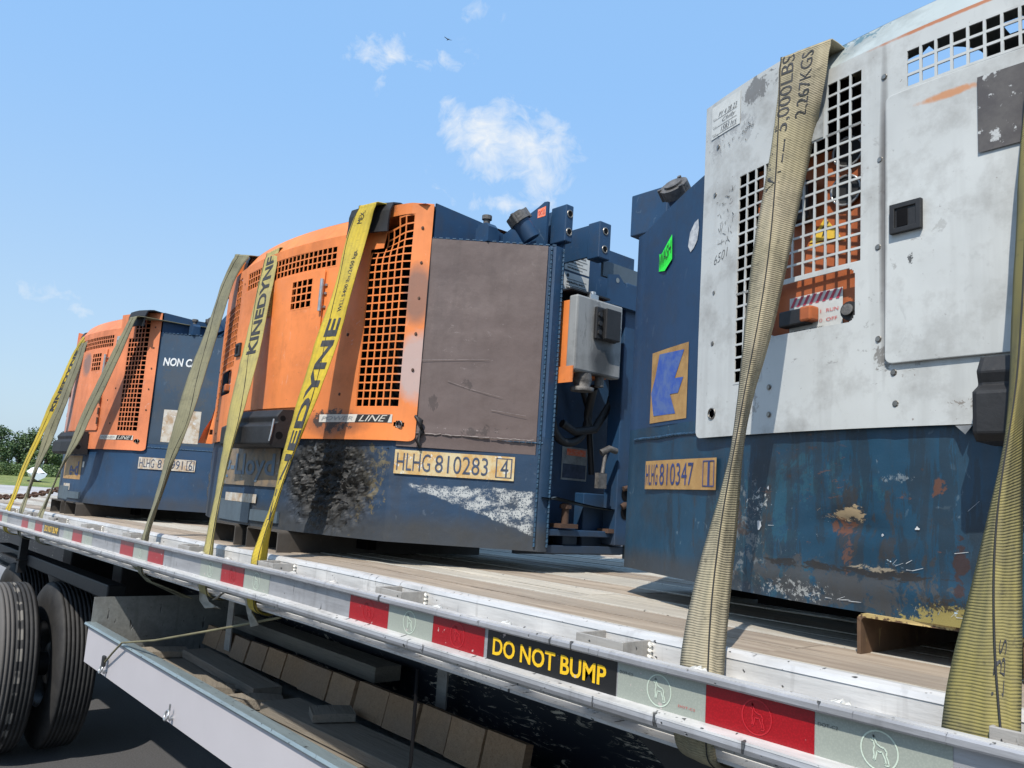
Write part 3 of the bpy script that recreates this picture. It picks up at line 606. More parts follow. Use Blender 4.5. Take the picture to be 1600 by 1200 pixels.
o = m.build('hanging_cord', MT['dark']); o.location = (.19, .055, -.44); tag(o, 'thin black cord hanging straight down from the rail into the tray', 'cord')

# ------------------------------------------------------------------ generator sets
ZB = .020
def gu(u): return .28*u*u if u <= .66 else .122 + (u-.66)*1.145
def P(u, z, off=0):
    off -= .006
    if u <= .66:
        s = .56*u; l = math.hypot(1, s); return (u + off*s/l, .28*u*u - off/l, z-ZB)
    return (u + off*.753, gu(u) - off*.658, z-ZB)
def plate(m, us, zs, solid, off, th, disp=None, smooth=False):
    us = sorted(set(round(a, 5) for a in us)); zs = sorted(set(round(a, 5) for a in zs)); nu, nz = len(us)-1, len(zs)-1
    S = [[solid((us[i]+us[i+1])/2, (zs[j]+zs[j+1])/2) for j in range(nz)] for i in range(nu)]
    ids = {}
    def V(i, j, k):
        key = (i, j, k)
        if key not in ids:
            u, z = us[i], zs[j]; d = disp(u, z) if disp else (0, 0, 0)
            ids[key] = len(m.v); m.v.append(P(u+d[0], z+d[1], off-(th if k else 0)+d[2]))
        return ids[key]
    def F(*q): m.f.append(q); m.sm.append(smooth)
    for i in range(nu):
        for j in range(nz):
            if not S[i][j]: continue
            F(V(i,j,0), V(i+1,j,0), V(i+1,j+1,0), V(i,j+1,0)); F(V(i,j,1), V(i,j+1,1), V(i+1,j+1,1), V(i+1,j,1))
            if i == 0 or not S[i-1][j]: F(V(i,j,0), V(i,j+1,0), V(i,j+1,1), V(i,j,1))
            if i == nu-1 or not S[i+1][j]: F(V(i+1,j,0), V(i+1,j,1), V(i+1,j+1,1), V(i+1,j+1,0))
            if j == 0 or not S[i][j-1]: F(V(i,j,0), V(i,j,1), V(i+1,j,1), V(i+1,j,0))
            if j == nz-1 or not S[i][j+1]: F(V(i,j+1,0), V(i+1,j+1,0), V(i+1,j+1,1), V(i,j+1,1))
def corner(u0, u1, z0, z1, r):
    """pulls the vertices of a rectangle's corners onto an arc"""
    def f(u, z):
        cu = u0+r if u < u0+r else (u1-r if u > u1-r else None); cz = z0+r if z < z0+r else (z1-r if z > z1-r else None)
        if cu is None or cz is None: return (0, 0)
        d = math.hypot(u-cu, z-cz); m_ = max(abs(u-cu), abs(z-cz))
        if d < 1e-6: return (0, 0)
        q = m_/d; return ((u-cu)*(q-1), (z-cz)*(q-1))
    return f
def lin(a, b, st): n = max(1, int(round((b-a)/st))); return [a+(b-a)*i/n for i in range(n+1)]
def bars(m, u0, u1, z0, z1, nu, nz, off, th=.003, w=.0042, disp=None, skip=None):
    pu = (u1-u0)/nu; pz = (z1-z0)/nz; us = []; zs = []
    for i in range(nu+1): us += [u0+i*pu-w/2, u0+i*pu+w/2]
    for j in range(nz+1): zs += [z0+j*pz-w/2, z0+j*pz+w/2]
    us[0] = u0-.002; us[-1] = u1+.002; zs[0] = z0-.002; zs[-1] = z1+.002
    def solid(u, z):
        fu = ((u-u0)/pu) % 1; fz = ((z-z0)/pz) % 1; b = min(fu, 1-fu)*pu < w/2 or min(fz, 1-fz)*pz < w/2
        return b and not (skip and skip(u, z))
    plate(m, us, zs, solid, off, th, disp)
def cbox(m, u0, u1, z0, z1, o0, o1, st=.04):
    plate(m, lin(u0, u1, st), [z0, z1], lambda u, z: True, o1, o1-o0)
def sheet(m, u0, u1, z0, z1, off, st=.02, tilt=0):
    us = lin(u0, u1, st); m.grid([[P(u, z0+tilt*(u-u0), off), P(u, z1+tilt*(u-u0), off)] for u in us], False)
def disc(m, c, n, r, seg=20, t=None):
    """flat disc (or short cylinder of thickness t) at c facing n"""
    c = Vector(c); n = Vector(n).normalized(); a = n.cross(Vector((0,0,1)));
    if a.length < .1: a = n.cross(Vector((1,0,0)))
    a.normalize(); b = n.cross(a)
    ring = [c + a*math.cos(2*math.pi*k/seg)*r + b*math.sin(2*math.pi*k/seg)*r for k in range(seg)]
    if t:
        r2 = [p + n*t for p in ring]; m.face(ring[::-1]); m.face(r2)
        for k in range(seg): m.face([ring[k], ring[(k+1)%seg], r2[(k+1)%seg], r2[k]], True)
    else: m.face(ring)
def ring_(m, c, n, R, r, seg=28):
    c = Vector(c); n = Vector(n).normalized(); a = n.cross(Vector((0,0,1))).normalized(); b = n.cross(a)
    m.tube([c + a*math.cos(2*math.pi*k/seg)*R + b*math.sin(2*math.pi*k/seg)*R for k in range(seg+1)], r, 6, cap=False)

def tank_top(u): return .928 + (u+.67)*.17 if u < 0 else .965
def crush(u, z, k):
    """depth of the dents pushed into the lower shell of unit k"""
    n = lambda s, o=0: mnoise.noise(Vector((u*s+o, z*s, 3.1+o)))
    if k == 2:
        d = math.exp(-(((u-.42)/.17)**2 + ((z-.24)/.12)**2)*1.3)
        fold = abs(n(17)) + .6*abs(n(38, 5)) + .35*abs(n(80, 9))
        v2 = mnoise.turbulence(Vector((u*26+.7*n(9), z*30, 2.2)), 5, True); v3 = abs(mnoise.noise(Vector((u*70+3*n(20), z*55, 8.)))); a = d*(.050*fold*.7 + .036*v2 + .008*v3 - .044 + .014*n(7))
        d2 = math.exp(-(((u+.82)/.14)**2 + ((z-.22)/.18)**2)*1.2)
        return a + d2*(.02*abs(n(14, 2)) + .010*abs(n(40, 3)) - .004) + .0012*n(5, 1)
    if k == 3:
        b = .004*math.exp(-((z-.125)/.010)**2)*(1 if -.62 < u < .2 else 0) + .0025*n(9) + .0012*n(30, 2)
        d = math.exp(-(((u+.30)/.05)**2 + ((z-.215)/.014)**2)); b -= .012*d*(1+n(60))
        b += .0035*abs(n(24, 7))*math.exp(-((u+.3)/.25)**2)
        return b
    return .0016*n(6) + .0006*n(20, 3)

def make_unit(k, X0, Y0, Z0, label, blue, front, hood, blue_r, panel_r, tank_l):
    T = empty('generator_set', (X0, Y0, Z0+ZB), label, 'generator', 'clip-on generator sets strapped to the deck')
    # ---- body shell: lower skirt all round the front
    def path(u): return P(u, 0, 0)
    m = MB(); us = lin(-.93, .66, .012) + lin(.66, .936, .012)[1:]; zs = lin(.087, .405, .012 if k != 2 else .006)
    if k == 2: us = lin(-.93, .20, .012) + lin(.20, .66, .0055)[1:] + lin(.66, .936, .012)[1:]
    rows = []
    for z in zs:
        r = []
        # left end turns back
        for (x, y) in ((-.975, .60), (-.975, .40), (-.972, .30), (-.965, .275), (-.951, .255)): r.append((x, y, z-ZB))
        for u in us: r.append(P(u, z, crush(u, z, k)))
        r.append((.940, .448, z-ZB)); r.append((.940, .480, z-ZB)); rows.append(r)
    m.grid(rows, True)
    rows = [[(p[0], p[1], .087-ZB) for p in rows[0]], [(p[0]*.9, .62, .089-ZB) for p in rows[0]]]; m.grid(rows, False)
    o = m.build('lower_shell', MT[blue], T, fix=False)
    if k == 2:
        for p in o.data.polygons:
            if ((p.center.x-.42)/.20)**2 + ((p.center.z-.215)/.15)**2 < 1: p.use_smooth = False
    # right tank: flat chamfered side
    m = MB(); zt = .965
    m.grid([[P(u, z, .002*mnoise.noise(Vector((u*8, z*8, k)))) for u in lin(.676, .936, .02)] + [(.940,.448,z-ZB), (.940,.480,z-ZB)] for z in lin(.405, zt, .02)], False)
    top = [P(u, zt, 0) for u in lin(.676, .936, .05)] + [(.940,.448,zt-ZB), (.940,.480,zt-ZB), (.69,.48,zt-ZB), (.676,.148,zt-ZB)]
    m.face(top); o = m.build('fuel_tank', MT[blue_r], T, fix=False)
    if k == 2:
        m = MB(); us = lin(.668, .927, .02); 
        def zb(u): return .352
        m.grid([[P(u, z, .004 + .0055*mnoise.noise(Vector((u*6, z*5, 0))) + .0015*mnoise.noise(Vector((u*22, z*22, 4))) + (.004*math.exp(-((z-.395)/.006)**2))) for u in us] for z in lin(.353, .962, .012)], True)
        m.grid([[P(u, .962, .004), P(u, .962, .0)] for u in us], False); m.grid([[P(.927, z, .004), P(.927, z, 0)] for z in (.353, .962)], False)
        m.build('primer_panel', MT[panel_r], T, fix=False)
        m = MB(); rnd = random.Random(31); u_ = .672      # crinkled fold near the foot of the panel
        while u_ < .922:
            h_ = .004*mnoise.noise(Vector((u_*60, 1, 0))); m.tube([P(u_, .392+h_, .010), P(u_+.012, .392-h_, .010)], rnd.uniform(.0012, .0026), 5); u_ += rnd.uniform(.006, .014)
        for (ua, za, ub, zb2) in ((.755,.545,.80,.525),(.80,.525,.86,.508),(.70,.60,.83,.615),(.84,.47,.905,.46)): m.face([P(ua, za, .0095), P(ub, zb2, .0095), P(ub, zb2+.0010, .0095), P(ua, za+.0018, .0095)])
        m.build('fold_and_scratches', MT['chip_brown'], T, fix=False)['kind'] = 'stuff'
    m = MB()   # weld beads along the tank edge and top
    for (u, y0) in ((.934, None), (.940, .476)):
        z = .10
        while z < .96:
            c = P(u, z, .003) if y0 is None else (.943, y0, z-ZB); m.tube([(c[0], c[1], c[2]), (c[0]+.001, c[1], c[2]+.011)], [.0038, .0028], 5, cap=True); z += .0135
    for u in lin(.665, .935, .013): c = P(u, zt+.001, 0); m.tube([c, (c[0]+.008, c[1]+.008, c[2])], .003, 5)
    m.build('weld_seam', MT['weld_blue'], T)['kind'] = 'stuff'
    m = MB()
    for u in lin(-.93, -.66, .011): m.tube([P(u, .380+.006*math.sin(u*40)*.2, .001), P(u+.010, .380, .001)], .0035, 5)
    for u in lin(.705, .93, .011): m.tube([P(u, .387, .001), P(u+.010, .387, .001)], .003, 5)
    m.build('weld_line', MT['weld_blue'], T)['kind'] = 'stuff'
    # left tank: rounded side
    m = MB(); us = [-.930+.02*i for i in range(15)]
    rows = []
    for t in lin(0, 1, .05):
        r = []
        for (x, y) in ((-.975, .60), (-.975, .40), (-.972, .30), (-.965, .275), (-.951, .255)): r.append((x, y, .405+(tank_top(-.94)-.405)*t-ZB))
        for u in us: r.append(P(u, .405+(tank_top(u)-.405)*t, 0))
        rows.append(r)
    m.grid(rows, True); lidn = rows[-1]; m.grid([lidn, [(p[0]*.93, max(p[1]+.06, .62), p[2]) for p in lidn]], False)
    m.build('side_tank', MT[tank_l], T, fix=False)
    # fork pockets
    for s in (-1, 1):
        a, b = sorted((s*.045, s*.275)); t = .006; z0 = .018; z1 = .087; y0 = .004
        pm = MT['pocket'] if k == 3 else MT['pocket_grey']
        def rr_(x0, x1, za, zb_, r, n=4):
            pts = []
            for cx, cz, a0 in ((x1-r, zb_-r, 0), (x0+r, zb_-r, 90), (x0+r, za+r, 180), (x1-r, za+r, 270)):
                for i in range(n+1): q = math.radians(a0+90*i/n); pts.append((cx+r*math.cos(q), cz+r*math.sin(q)))
            return pts
        outp = rr_(a, b, z0-.008, z1, .011); inp = rr_(a+t, b-t, z0-.003, z1-t, .007)
        yf = .020 if k == 3 else .0
        m = MB(); F0 = [(x, yf-.004+.0012*math.sin(i*2.1), z-ZB) for i, (x, z) in enumerate(outp)]; F1 = [(x, yf-.004, z-ZB) for x, z in inp]
        B0 = [(x, .78, z-ZB) for x, z in outp]; B1 = [(x, .78, z-ZB) for x, z in inp]
        m.grid([B0, F0, F1, B1], False, True); m.build('fork_pocket', pm, T)
    for bx in ((-.045, .045, .035, .05, .0, .066), (-.60, -.30, .26, .29, .03, .068), (.29, .36, .26, .29, .02, .068), (-.91, -.79, .55, .78, -.002, .067)):
        m = MB(); m.box(*bx); m.build('base_rail', MT['dark'], T)
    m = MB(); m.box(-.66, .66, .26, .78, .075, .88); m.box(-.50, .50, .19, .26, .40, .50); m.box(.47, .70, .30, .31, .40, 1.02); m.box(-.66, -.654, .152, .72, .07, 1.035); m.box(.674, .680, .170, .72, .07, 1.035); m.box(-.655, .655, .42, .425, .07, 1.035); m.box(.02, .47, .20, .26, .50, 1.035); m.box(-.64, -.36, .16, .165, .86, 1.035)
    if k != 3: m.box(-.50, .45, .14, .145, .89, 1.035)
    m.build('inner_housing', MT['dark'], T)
    # steel patches low on the front
    if k != 3:
        m = MB(); cbox(m, -.26, .03, .095, .165, .0, .004); m.build('wear_plate', MT['grey1'], T)
        m = MB(); cbox(m, .045, .22, .105, .140, .0, .008); m.build('wear_plate', MT['grey1'], T)
    # ---- front panel
    GR = (.527, .669, .462, 1.032); TG = (-.195, .390, .903, .967); SG = (.184, .295, .780, .875)
    def topz(u): return 1.065 if (u < -.400 or u > .445) else .997
    def lg(u, z): return (-.546 < u < -.477 and .465 < z < .637) or (-.546 < u < -.27 and .637 < z < .875) or (-.339 < u < -.27 and .875 < z < .970)
    def rg(u, z): return (.527 < u < .669 and .462 < z < .937) or (.574 < u < .669 and .937 < z < 1.032)
    def cornered(u, z):
        cu = -.444 if u < -.444 else (-.296 if u > -.296 else None); cz = .555 if z < .555 else (.615 if z > .615 else None)
        return cu is not None and cz is not None and math.hypot(u-cu, z-cz) > .0150
    def pan(u, z):
        if z > topz(u): return False
        if lg(u, z) or rg(u, z): return False
        if TG[0] < u < TG[1] and TG[2] < z < TG[3]: return False
        if SG[0] < u < SG[1] and SG[2] < z < SG[3]: return False
        if -.459 < u < -.281 and .540 < z < .630 and not cornered(u, z): return False
        for cx in (.671, -.606):
            if math.hypot(u-cx, z-.413) < .0095: return False
        return True
    us = lin(-.655, .703, .03) + [-.646, -.546, -.477, -.339, -.400, -.27, .527, .574, .669, .445, *TG[:2], *SG[:2], -.459, -.281] + lin(-.459, -.444, .0025) + lin(-.296, -.281, .0025) + [-.652, -.649, -.646, -.643, -.640, .688, .691, .694, .697, .700] + lin(.661, .681, .004) + lin(-.616, -.596, .004)
    zs = lin(.367, 1.065, .035) + [.370, .373, .376, .379, .382] + lin(.54, .555, .0025) + lin(.615, .63, .0025) + [.465, .462, .637, .875, .95, .97, .937, 1.032, .997, *TG[2:], *SG[2:], .54, .63] + lin(.403, .423, .004)
    m = MB()
    def bend(u, z):
        d = .0022*mnoise.noise(Vector((u*3.5, z*3.5, k*2.)))
        if k == 2: d -= .014*math.exp(-(((u-.56)/.05)**2+((z-1.0)/.05)**2)); d += .006*math.exp(-(((u-.45)/.06)**2+((z-.385)/.03)**2))*mnoise.noise(Vector((u*30, z*30, 0)))
        if k == 2 and u < -.6 and z < .5: d += .02*(.5-z)/.13
        cc = pc(u, z); return (cc[0], cc[1], d)
    pc = corner(-.655, .703, .367, 2.0, .015)
    plate(m, us, zs, pan, .012, .0025, bend); m.build('front_panel', MT[front], T, fix=False)
    m = MB(); 
    e0 = [P(u, .9955, .0095) for u in lin(-.400, .445, .03)]; e1 = [P(u, 1.061, -.034) for u in lin(-.400, .445, .03)]
    m.grid([e0, e1], False)
    for u in (-.400, .445): m.face([P(u, .9955, .0095), P(u, 1.061, -.034), P(u, 1.066, .0095)])
    # roof with its round opening
    ru = lin(-.66, .70, .02); ry = [.0]+lin(.05, .74, .02)
    cu_, cy_, cr_ = -.245, .262, .076
    def rp(u, v):
        y0 = .28*u*u + (.040 if -.400 <= u <= .445 else .004); return y0 + (.72-y0)*v
    nv = 34; vs = [i/nv for i in range(nv+1)]; ru = lin(-.66, .70, .016)
    for i in range(len(ru)-1):
        for j in range(nv):
            c = [(ru[i], rp(ru[i], vs[j])), (ru[i+1], rp(ru[i+1], vs[j])), (ru[i+1], rp(ru[i+1], vs[j+1])), (ru[i], rp(ru[i], vs[j+1]))]
            cx = sum(p[0] for p in c)/4; cy = sum(p[1] for p in c)/4
            if k == 3 and math.hypot(cx-cu_, cy-cy_) < cr_ + .004: continue
            if k == 3 and -.118 < cx < -.080 and .19 < cy < .225: continue
            q = []
            for (a, b) in c:
                d = math.hypot(a-cu_, b-cy_)
                if k == 3 and d < cr_+.014: a = cu_+(a-cu_)*cr_/d; b = cy_+(b-cy_)*cr_/d
                q.append((a, b, 1.061-ZB))
            m.face(q)
    m.build('hood', MT[hood], T, fix=False)
    m = MB(); m.tube([(-.22, .23, 1.0-ZB), (-.22, .25, .93-ZB)], .016, 10); m.tube([(-.30, .25, .965-ZB), (-.16, .27, .975-ZB)], .011, 8); m.tube([(-.11, .20, .99-ZB), (-.08, .25, .96-ZB)], .008, 8); m.build('engine_pipe', MT['black_paint'], T)
    # back wall and side plates rising above the tanks
    m = MB(); m.box(-.66, .70, .72, .73, .09, 1.0); m.build('back_wall', MT['blue'], T)
    m = MB(); m.face([(.700, .176, .93), (.700, .440, .93), (.700, .440, 1.030), (.700, .34, 1.040), (.700, .176, 1.050)]); m.face([(.706, .176, .93), (.706, .420, .93), (.706, .420, 1.032), (.706, .34, 1.040), (.706, .176, 1.050)])
    m.face([(.700, .176, 1.050), (.706, .176, 1.050), (.706, .42, 1.032), (.700, .42, 1.032)]); m.build('side_plate', MT['blue'], T)
    m = MB(); m.prism([(.700,.93),(.900,.93),(.900,1.088),(.885,1.090),(.860,1.080),(.706,1.028),(.700,1.028)], 'y', .440, .448); m.build('side_plate', MT['blue'], T)
    m = MB(); m.prism([(.14,.84),(.27,.84),(.27,1.025),(.14,1.040)], 'x', -.672, -.666); m.prism([(-.672,.84),(-.96,.82),(-.96,.93),(-.80,1.0),(-.672,1.03)], 'y', .50, .506); m.build('side_plate', MT['blue'], T)
    # filler cap and valve on the right tank, cap on the left
    def cap(c, n, r, name='filler_cap'):
        c = Vector(c); n = Vector(n).normalized(); m = MB(); disc(m, c, n, r, 24, .026); disc(m, c+n*.026, n, r*.62, 16, .006)
        a = n.cross(Vector((0,0,1))).normalized(); b = n.cross(a)
        for q in range(3):
            t = 2*math.pi*q/3+.5; p = c + (a*math.cos(t)+b*math.sin(t))*r; m.tube([p-n*.002, p+n*.030], .006, 6)
        o = m.build(name, MT['capgrey'], T, bevel=.002)
        m = MB(); m.tube([c-n*.055+Vector((0,0,-.004)), c-n*.02, c], r*.80, 18); m.build('filler_neck', MT['blue'], T)
    cap((.862, .372, 1.012), (-.34, -.52, .78), .034)
    m = MB(); m.prism([(-.03,0),(.03,0),(.03,.045),(.016,.058),(-.016,.058),(-.03,.045)], 'y', .0, .035); m.v = [(x+.785, y+.29, z+.945) for x, y, z in m.v]; m.build('vent_block', MT['blue'], T)
    m = MB(); m.tube([(.785, .305, .998), (.785, .305, 1.028)], .010, 10); disc(m, (.785, .305, 1.018), (0,0,1), .015, 12, .012); m.build('vent_valve', MT['capgrey'], T)
    cap((-.885, .315, .975), (.05, -.75, .66), .036)
    # bolt blocks on the corner posts
    def bblock(x0, x1, y0, y1, z0, z1):
        m = MB(); m.box(x0, x1, y0, y1, z0-ZB, z1-ZB); o = m.build('bolt_block', MT['blue'], T, bevel=.003)
        for z in (z1-.028, z0+.030):
            m = MB(); disc(m, (x1+.0008, (y0+y1)/2, z-ZB), (1,0,0), .009, 14); m.build('bolt_hole', MT['dark'], o)
            m = MB(); ring_(m, (x1+.0005, (y0+y1)/2, z-ZB), (1,0,0), .0105, .0022, 18); m.build('hole_rim', MT['steel'], o)
    bblock(.885, .950, .470, .500, .985, 1.098); bblock(.915, .965, .600, .650, .965, 1.080)
    m = MB(); m.box(.79, .925, .602, .612, .955, 1.055); m.build('block_bracket', MT['blue'], T); m = MB(); m.box(.80, .93, .486, .492, .935, 1.075); m.build('block_bracket', MT['blue'], T)
    m = MB(); m.box(-1.11, -.985, .40, .44, .955-ZB, 1.072-ZB); m.build('bolt_block', MT['blue'], T, bevel=.003)
    # recessed end with its wall, post and back plate
    m = MB(); m.box(.79, .925, .482, .488, .07, .94); m.box(.785, .800, .488, .95, .05, 1.055); m.box(.70, .79, .94, .95, .05, .95); m.box(.80, .90, .488, .50, .93, 1.06)
    m.build('end_wall', MT['blue'], T)
    m = MB(); m.box(.90, .955, .745, .815, .09, .90); m.box(.86, .90, .66, .80, .07, .24); m.build('end_post', MT['blue'], T, bevel=.003)
    m = MB(); m.box(.925, .935, .815, 1.0, .05, .955); m.box(.925,.935,.655,.815,.905,.955); m.build('back_plate', MT['grey1'], T)
    m = MB(); m.prism([(.655,.905),(.70,.915),(.80,.83),(.80,.815),(.655,.815)], 'x', .955, .960); m.box(.94, .975, .655, .81, .811, .815); m.build('gusset', MT['blue'], T)
    disc_ = MB(); disc(disc_, (.961, .695, .895), (1,0,0), .008, 12); disc_.build('rivet', MT['steel'], T)
    if k == 2:
        m = MB()
        for z in (.19, .245): disc(m, (.957, .785, z), (1,0,0), .022, 16)
        m.build('post_hole', MT['dark'], T)
        m = MB(); m.tube([(.958, .765+.0, .205), (.962, .775, .212), (.962, .80, .212)], .010, 6); m.tube([(.958, .768, .26), (.962, .80, .268)], .008, 6); m.build('rusty_clip', MT['rust'], T)
    # junction box with its orange body, bracket, cover, hoses
    J = MB(); J.box(.895, .965, .495, .665, .600-ZB, .812-ZB); jb = J.build('junction_box', MT['orange'], T, bevel=.003)
    m = MB(); m.box(.965, 1.000, .487, .683, .600-ZB, .822-ZB); m.build('box_cover', MT['greybox'], jb, bevel=.006)
    m = MB(); m.box(1.000, 1.012, .558, .648, .702-ZB, .798-ZB); m.box(1.012, 1.026, .585, .648, .704-ZB, .796-ZB)
    for z in (.722, .748, .775): m.tube([(1.010, .570, z-ZB), (1.018, .570, z-ZB)], .0075, 8)
    m.build('switch_block', MT['black_rubber'], jb, bevel=.003)
    m = MB(); m.box(.972, .99, .55, .585, .822-ZB, .838-ZB); m.tube([(.980, .568, .838-ZB), (.980, .568, .846-ZB)], .010, 10); m.build('box_lug', MT['galv'], jb, bevel=.002)
    m = MB(); m.box(.80, .985, .478, .640, .836-ZB, .841-ZB); m.build('box_shelf', MT['black_paint'], T)
    m = MB(); m.box(.915, .998, .484, .4875, .565-ZB, .612-ZB); m.build('bracket', MT['orange'], jb)
    m = MB(); m.box(.905, .925, .474, .4835, .572-ZB, .605-ZB); m.tube([(.93, .4835, .59-ZB), (.93, .470, .59-ZB)], .011, 6); m.build('bracket_bolt', MT['steel'], jb)
    m = MB(); m.tube([(.975, .55, .600-ZB), (.975, .55, .585-ZB), (.975, .55, .575-ZB), (.975, .55, .562-ZB), (.975, .55, .558-ZB), (.975, .55, .548-ZB)], [.025, .027, .027, .022, .035, .033], 18)
    m.tube([(.975, .62, .600-ZB), (.975, .62, .57-ZB)], .014, 10); m.build('cable_gland', MT['capgrey'], jb)
    m = MB()
    def loop(cy, cz, r, a0, a1, x): return [(x+.01*math.sin(t), cy+r*math.cos(t), cz+r*math.sin(t)) for t in [math.radians(a0+(a1-a0)*i/14) for i in range(15)]]
    m.tube([(.955,.62,.55)]+loop(.60, .46, .075, 20, -180, .885)+[(.86, .55, .52)], .013, 8); m.tube([(.90,.76,.60),(.90,.755,.52),(.89,.70,.435),(.885,.62,.42),(.88,.57,.44)], .013, 8); m.tube([(.85,.66,.60),(.86,.70,.50),(.85,.74,.30)], .010, 8)
    m.build('cable', MT['black_rubber'], T)
    m = MB(); m.tube([(.955,.665,.36),(.965,.69,.375),(.965,.72,.37)], .010, 8); m.tube([(.96,.68,.36),(.965,.665,.30)], .006, 6); m.box(.955,.97,.645,.680,.255,.30); m.build('drain_valve', MT['capgrey'], T)
    # lower shelf: bent leaf plates on rusty bolts over the base bar
    m = MB(); m.grid([[(.90+.05*a, y, z) for a in (0, 1)] for y, z in ((.447,.218),(.48,.216),(.50,.221),(.57,.212),(.65,.203),(.76,.196))], False); m.grid([[(.90+.05*a, y, z-.004) for a in (0, 1)] for y, z in ((.447,.218),(.48,.216),(.50,.221),(.57,.212),(.65,.203),(.76,.196))], False); m.build('leaf_plate', MT['grey1'], T, fix=False)
    m = MB(); m.tube([(.93, .555, .140), (.93, .555, .205)], .011, 6); disc(m, (.93, .555, .190), (0,0,1), .018, 6, .012); m.build('shelf_bolt', MT['rust'], T)
    m = MB(); m.box(.905, .95, .52, .59, .135, .147); m.build('rust_pad', MT['rust'], T); m = MB(); m.box(.905, .95, .72, .80, .126, .138); m.build('rust_pad', MT['rust'], T)
    m = MB(); m.box(.80, .938, .484, .86, .112, .130); m.box(.80, .930, .484, .86, .062, .085); m.box(.86,.90,.58,.64,.085,.112); m.build('base_bar', MT['blue'], T, bevel=.002)
    # ---- door
    door = MB(); hole = lambda u, z: SG[0] < u < SG[1] and SG[2] < z < SG[3]
    DT = .897; dc = corner(-.226, .350, .463, DT, .012)
    plate(door, lin(-.226, .350, .03)+[*SG[:2]]+lin(-.226,-.214,.003)+lin(.338,.350,.003), lin(.463, DT, .05)+[*SG[2:]]+lin(.463,.475,.003)+lin(DT-.012,DT,.003), lambda u, z: not hole(u, z), .0185, .005, lambda u, z: (*dc(u, z), 0))
    d = door.build('door', MT[front], T, fix=False, bevel=.0012)
    m = MB(); bars(m, *SG[:2], *SG[2:], 4, 4, .019, .002, .0048); m.build('door_grille', MT[front], d, fix=False)
    m = MB(); cbox(m, -.214, -.165, .664, .711, .019, .024); plate(m, [-.214,-.206,-.173,-.165], [.664,.672,.703,.711], lambda u, z: not (-.206 < u < -.173 and .672 < z < .703), .0265, .003); h = m.build('door_handle', MT['black_rubber'], d, fix=False, bevel=.0008)
    m = MB(); sheet(m, -.203, -.186, .674, .701, .0246); m.build('handle_recess', MT['dark'], h)
    m = MB()
    for z in (.775, .818, .845): cbox(m, .336, .345, z-.0035, z+.0035, .0185, .022); cbox(m, .353, .362, z-.0035, z+.0035, .012, .017)
    m.tube([P(.349, .760, .025), P(.349, .862, .025)], .0062, 10); m.build('hinge', MT['galv'], d)
    m = MB()
    for z in (.495, .545, .60): m.tube([P(.349, z, .022), P(.349, z+.035, .022)], .005, 8)
    m.build('hinge', MT['rust' if k == 1 else 'galv'], d)
    # ---- grilles
    def dent(u, z):
        if k != 2: return (0, 0, 0)
        e = math.exp(-(((u-.56)/.075)**2 + ((z-.985)/.055)**2)); w2 = math.exp(-(((u-.60)/.06)**2+((z-.70)/.2)**2))
        return (0, -.022*e, -.022*e-.006*w2)
    m = MB(); bars(m, GR[0], GR[1], GR[2], .937, 6, 20, .0118, .0026, .0042, dent)
    bars(m, .574, .669, .9375, 1.032, 4, 4, .0118, .0026, .0042, dent, (lambda u, z: z > 1.011 and u < .62) if k == 2 else None); m.build('grille', MT[front], T, fix=False)
    m = MB(); bars(m, *TG, 25, 3, .0118, .0026, .0042); m.build('grille', MT[front], T, fix=False)
    m = MB(); bars(m, -.546, -.477, .465, .637, 3, 7, .0118, .0026, .0038); bars(m, -.546, -.27, .637, .875, 12, 10, .0118, .0026, .0038); bars(m, -.339, -.27, .8752, .970, 3, 4, .0118, .0026, .0038); m.build('grille', MT[front], T, fix=False)
    if k == 3:
        m = MB(); sheet(m, -.378, -.344, .876, .968, .0135); m.build('rub_patch', MT['paper_old'], T)
    # ---- inner control panel
    cp = MB(); cp.box(-.52, -.22, .105, .110, .50-ZB, .885-ZB); cp.grid([[P(u, z, -.012) for u in lin(-.47, -.27, .02)] for z in (.53, .64)], False)
    c = cp.build('control_panel', MT['orange_in'], T, fix=False)
    for (x, z) in ((-.338, .871), (-.341, .800)):
        m = MB(); disc(m, (x, .102, z-ZB), (0,-1,0), .027, 24, .003); m.build('gauge', MT['black_rubber'], c)
        m = MB(); ring_(m, (x, .098, z-ZB), (0,-1,0), .027, .0025); m.build('gauge_rim', MT['galv'], c)
    m = MB(); m.box(-.447, -.400, .075, .104, .755-ZB, .83-ZB); m.box(-.445, -.43, .068, .075, .77-ZB, .81-ZB); m.build('relay', MT['black_rubber'], c, bevel=.003)
    m = MB(); m.face([(-.412,.1035,.719-ZB),(-.352,.1035,.719-ZB),(-.382,.1035,.762-ZB)]); m.face([(-.412,.1035,.712-ZB),(-.345,.1035,.712-ZB),(-.345,.1035,.716-ZB),(-.412,.1035,.716-ZB)]); w_ = m.build('warning_triangle', MT['yellow_label'], c)
    m = MB(); m.face([(-.380,.1025,.752-ZB),(-.390,.1025,.738-ZB),(-.384,.1025,.738-ZB),(-.388,.1025,.724-ZB),(-.375,.1025,.741-ZB),(-.381,.1025,.741-ZB),(-.374,.1025,.752-ZB)]); m.build('lightning_mark', MT['ink'], w_, fix=False)
    m = MB(); sheet(m, -.432, -.320, .541, .609, -.0105); dcl = m.build('switch_decal', MT['paper'], c)
    m = MB()
    for i in range(8):
        u = -.430+.0138*i; m.face([P(u, .591, -.0098), P(u+.0065, .591, -.0098), P(min(u+.0165,-.321), .608, -.0098), P(min(u+.010,-.321), .608, -.0098)])
    m.build('red_stripes', MT['red_stripe'], dcl, fix=False)
    m = MB(); tf = lambda x, z: P(x, z, -.0096)
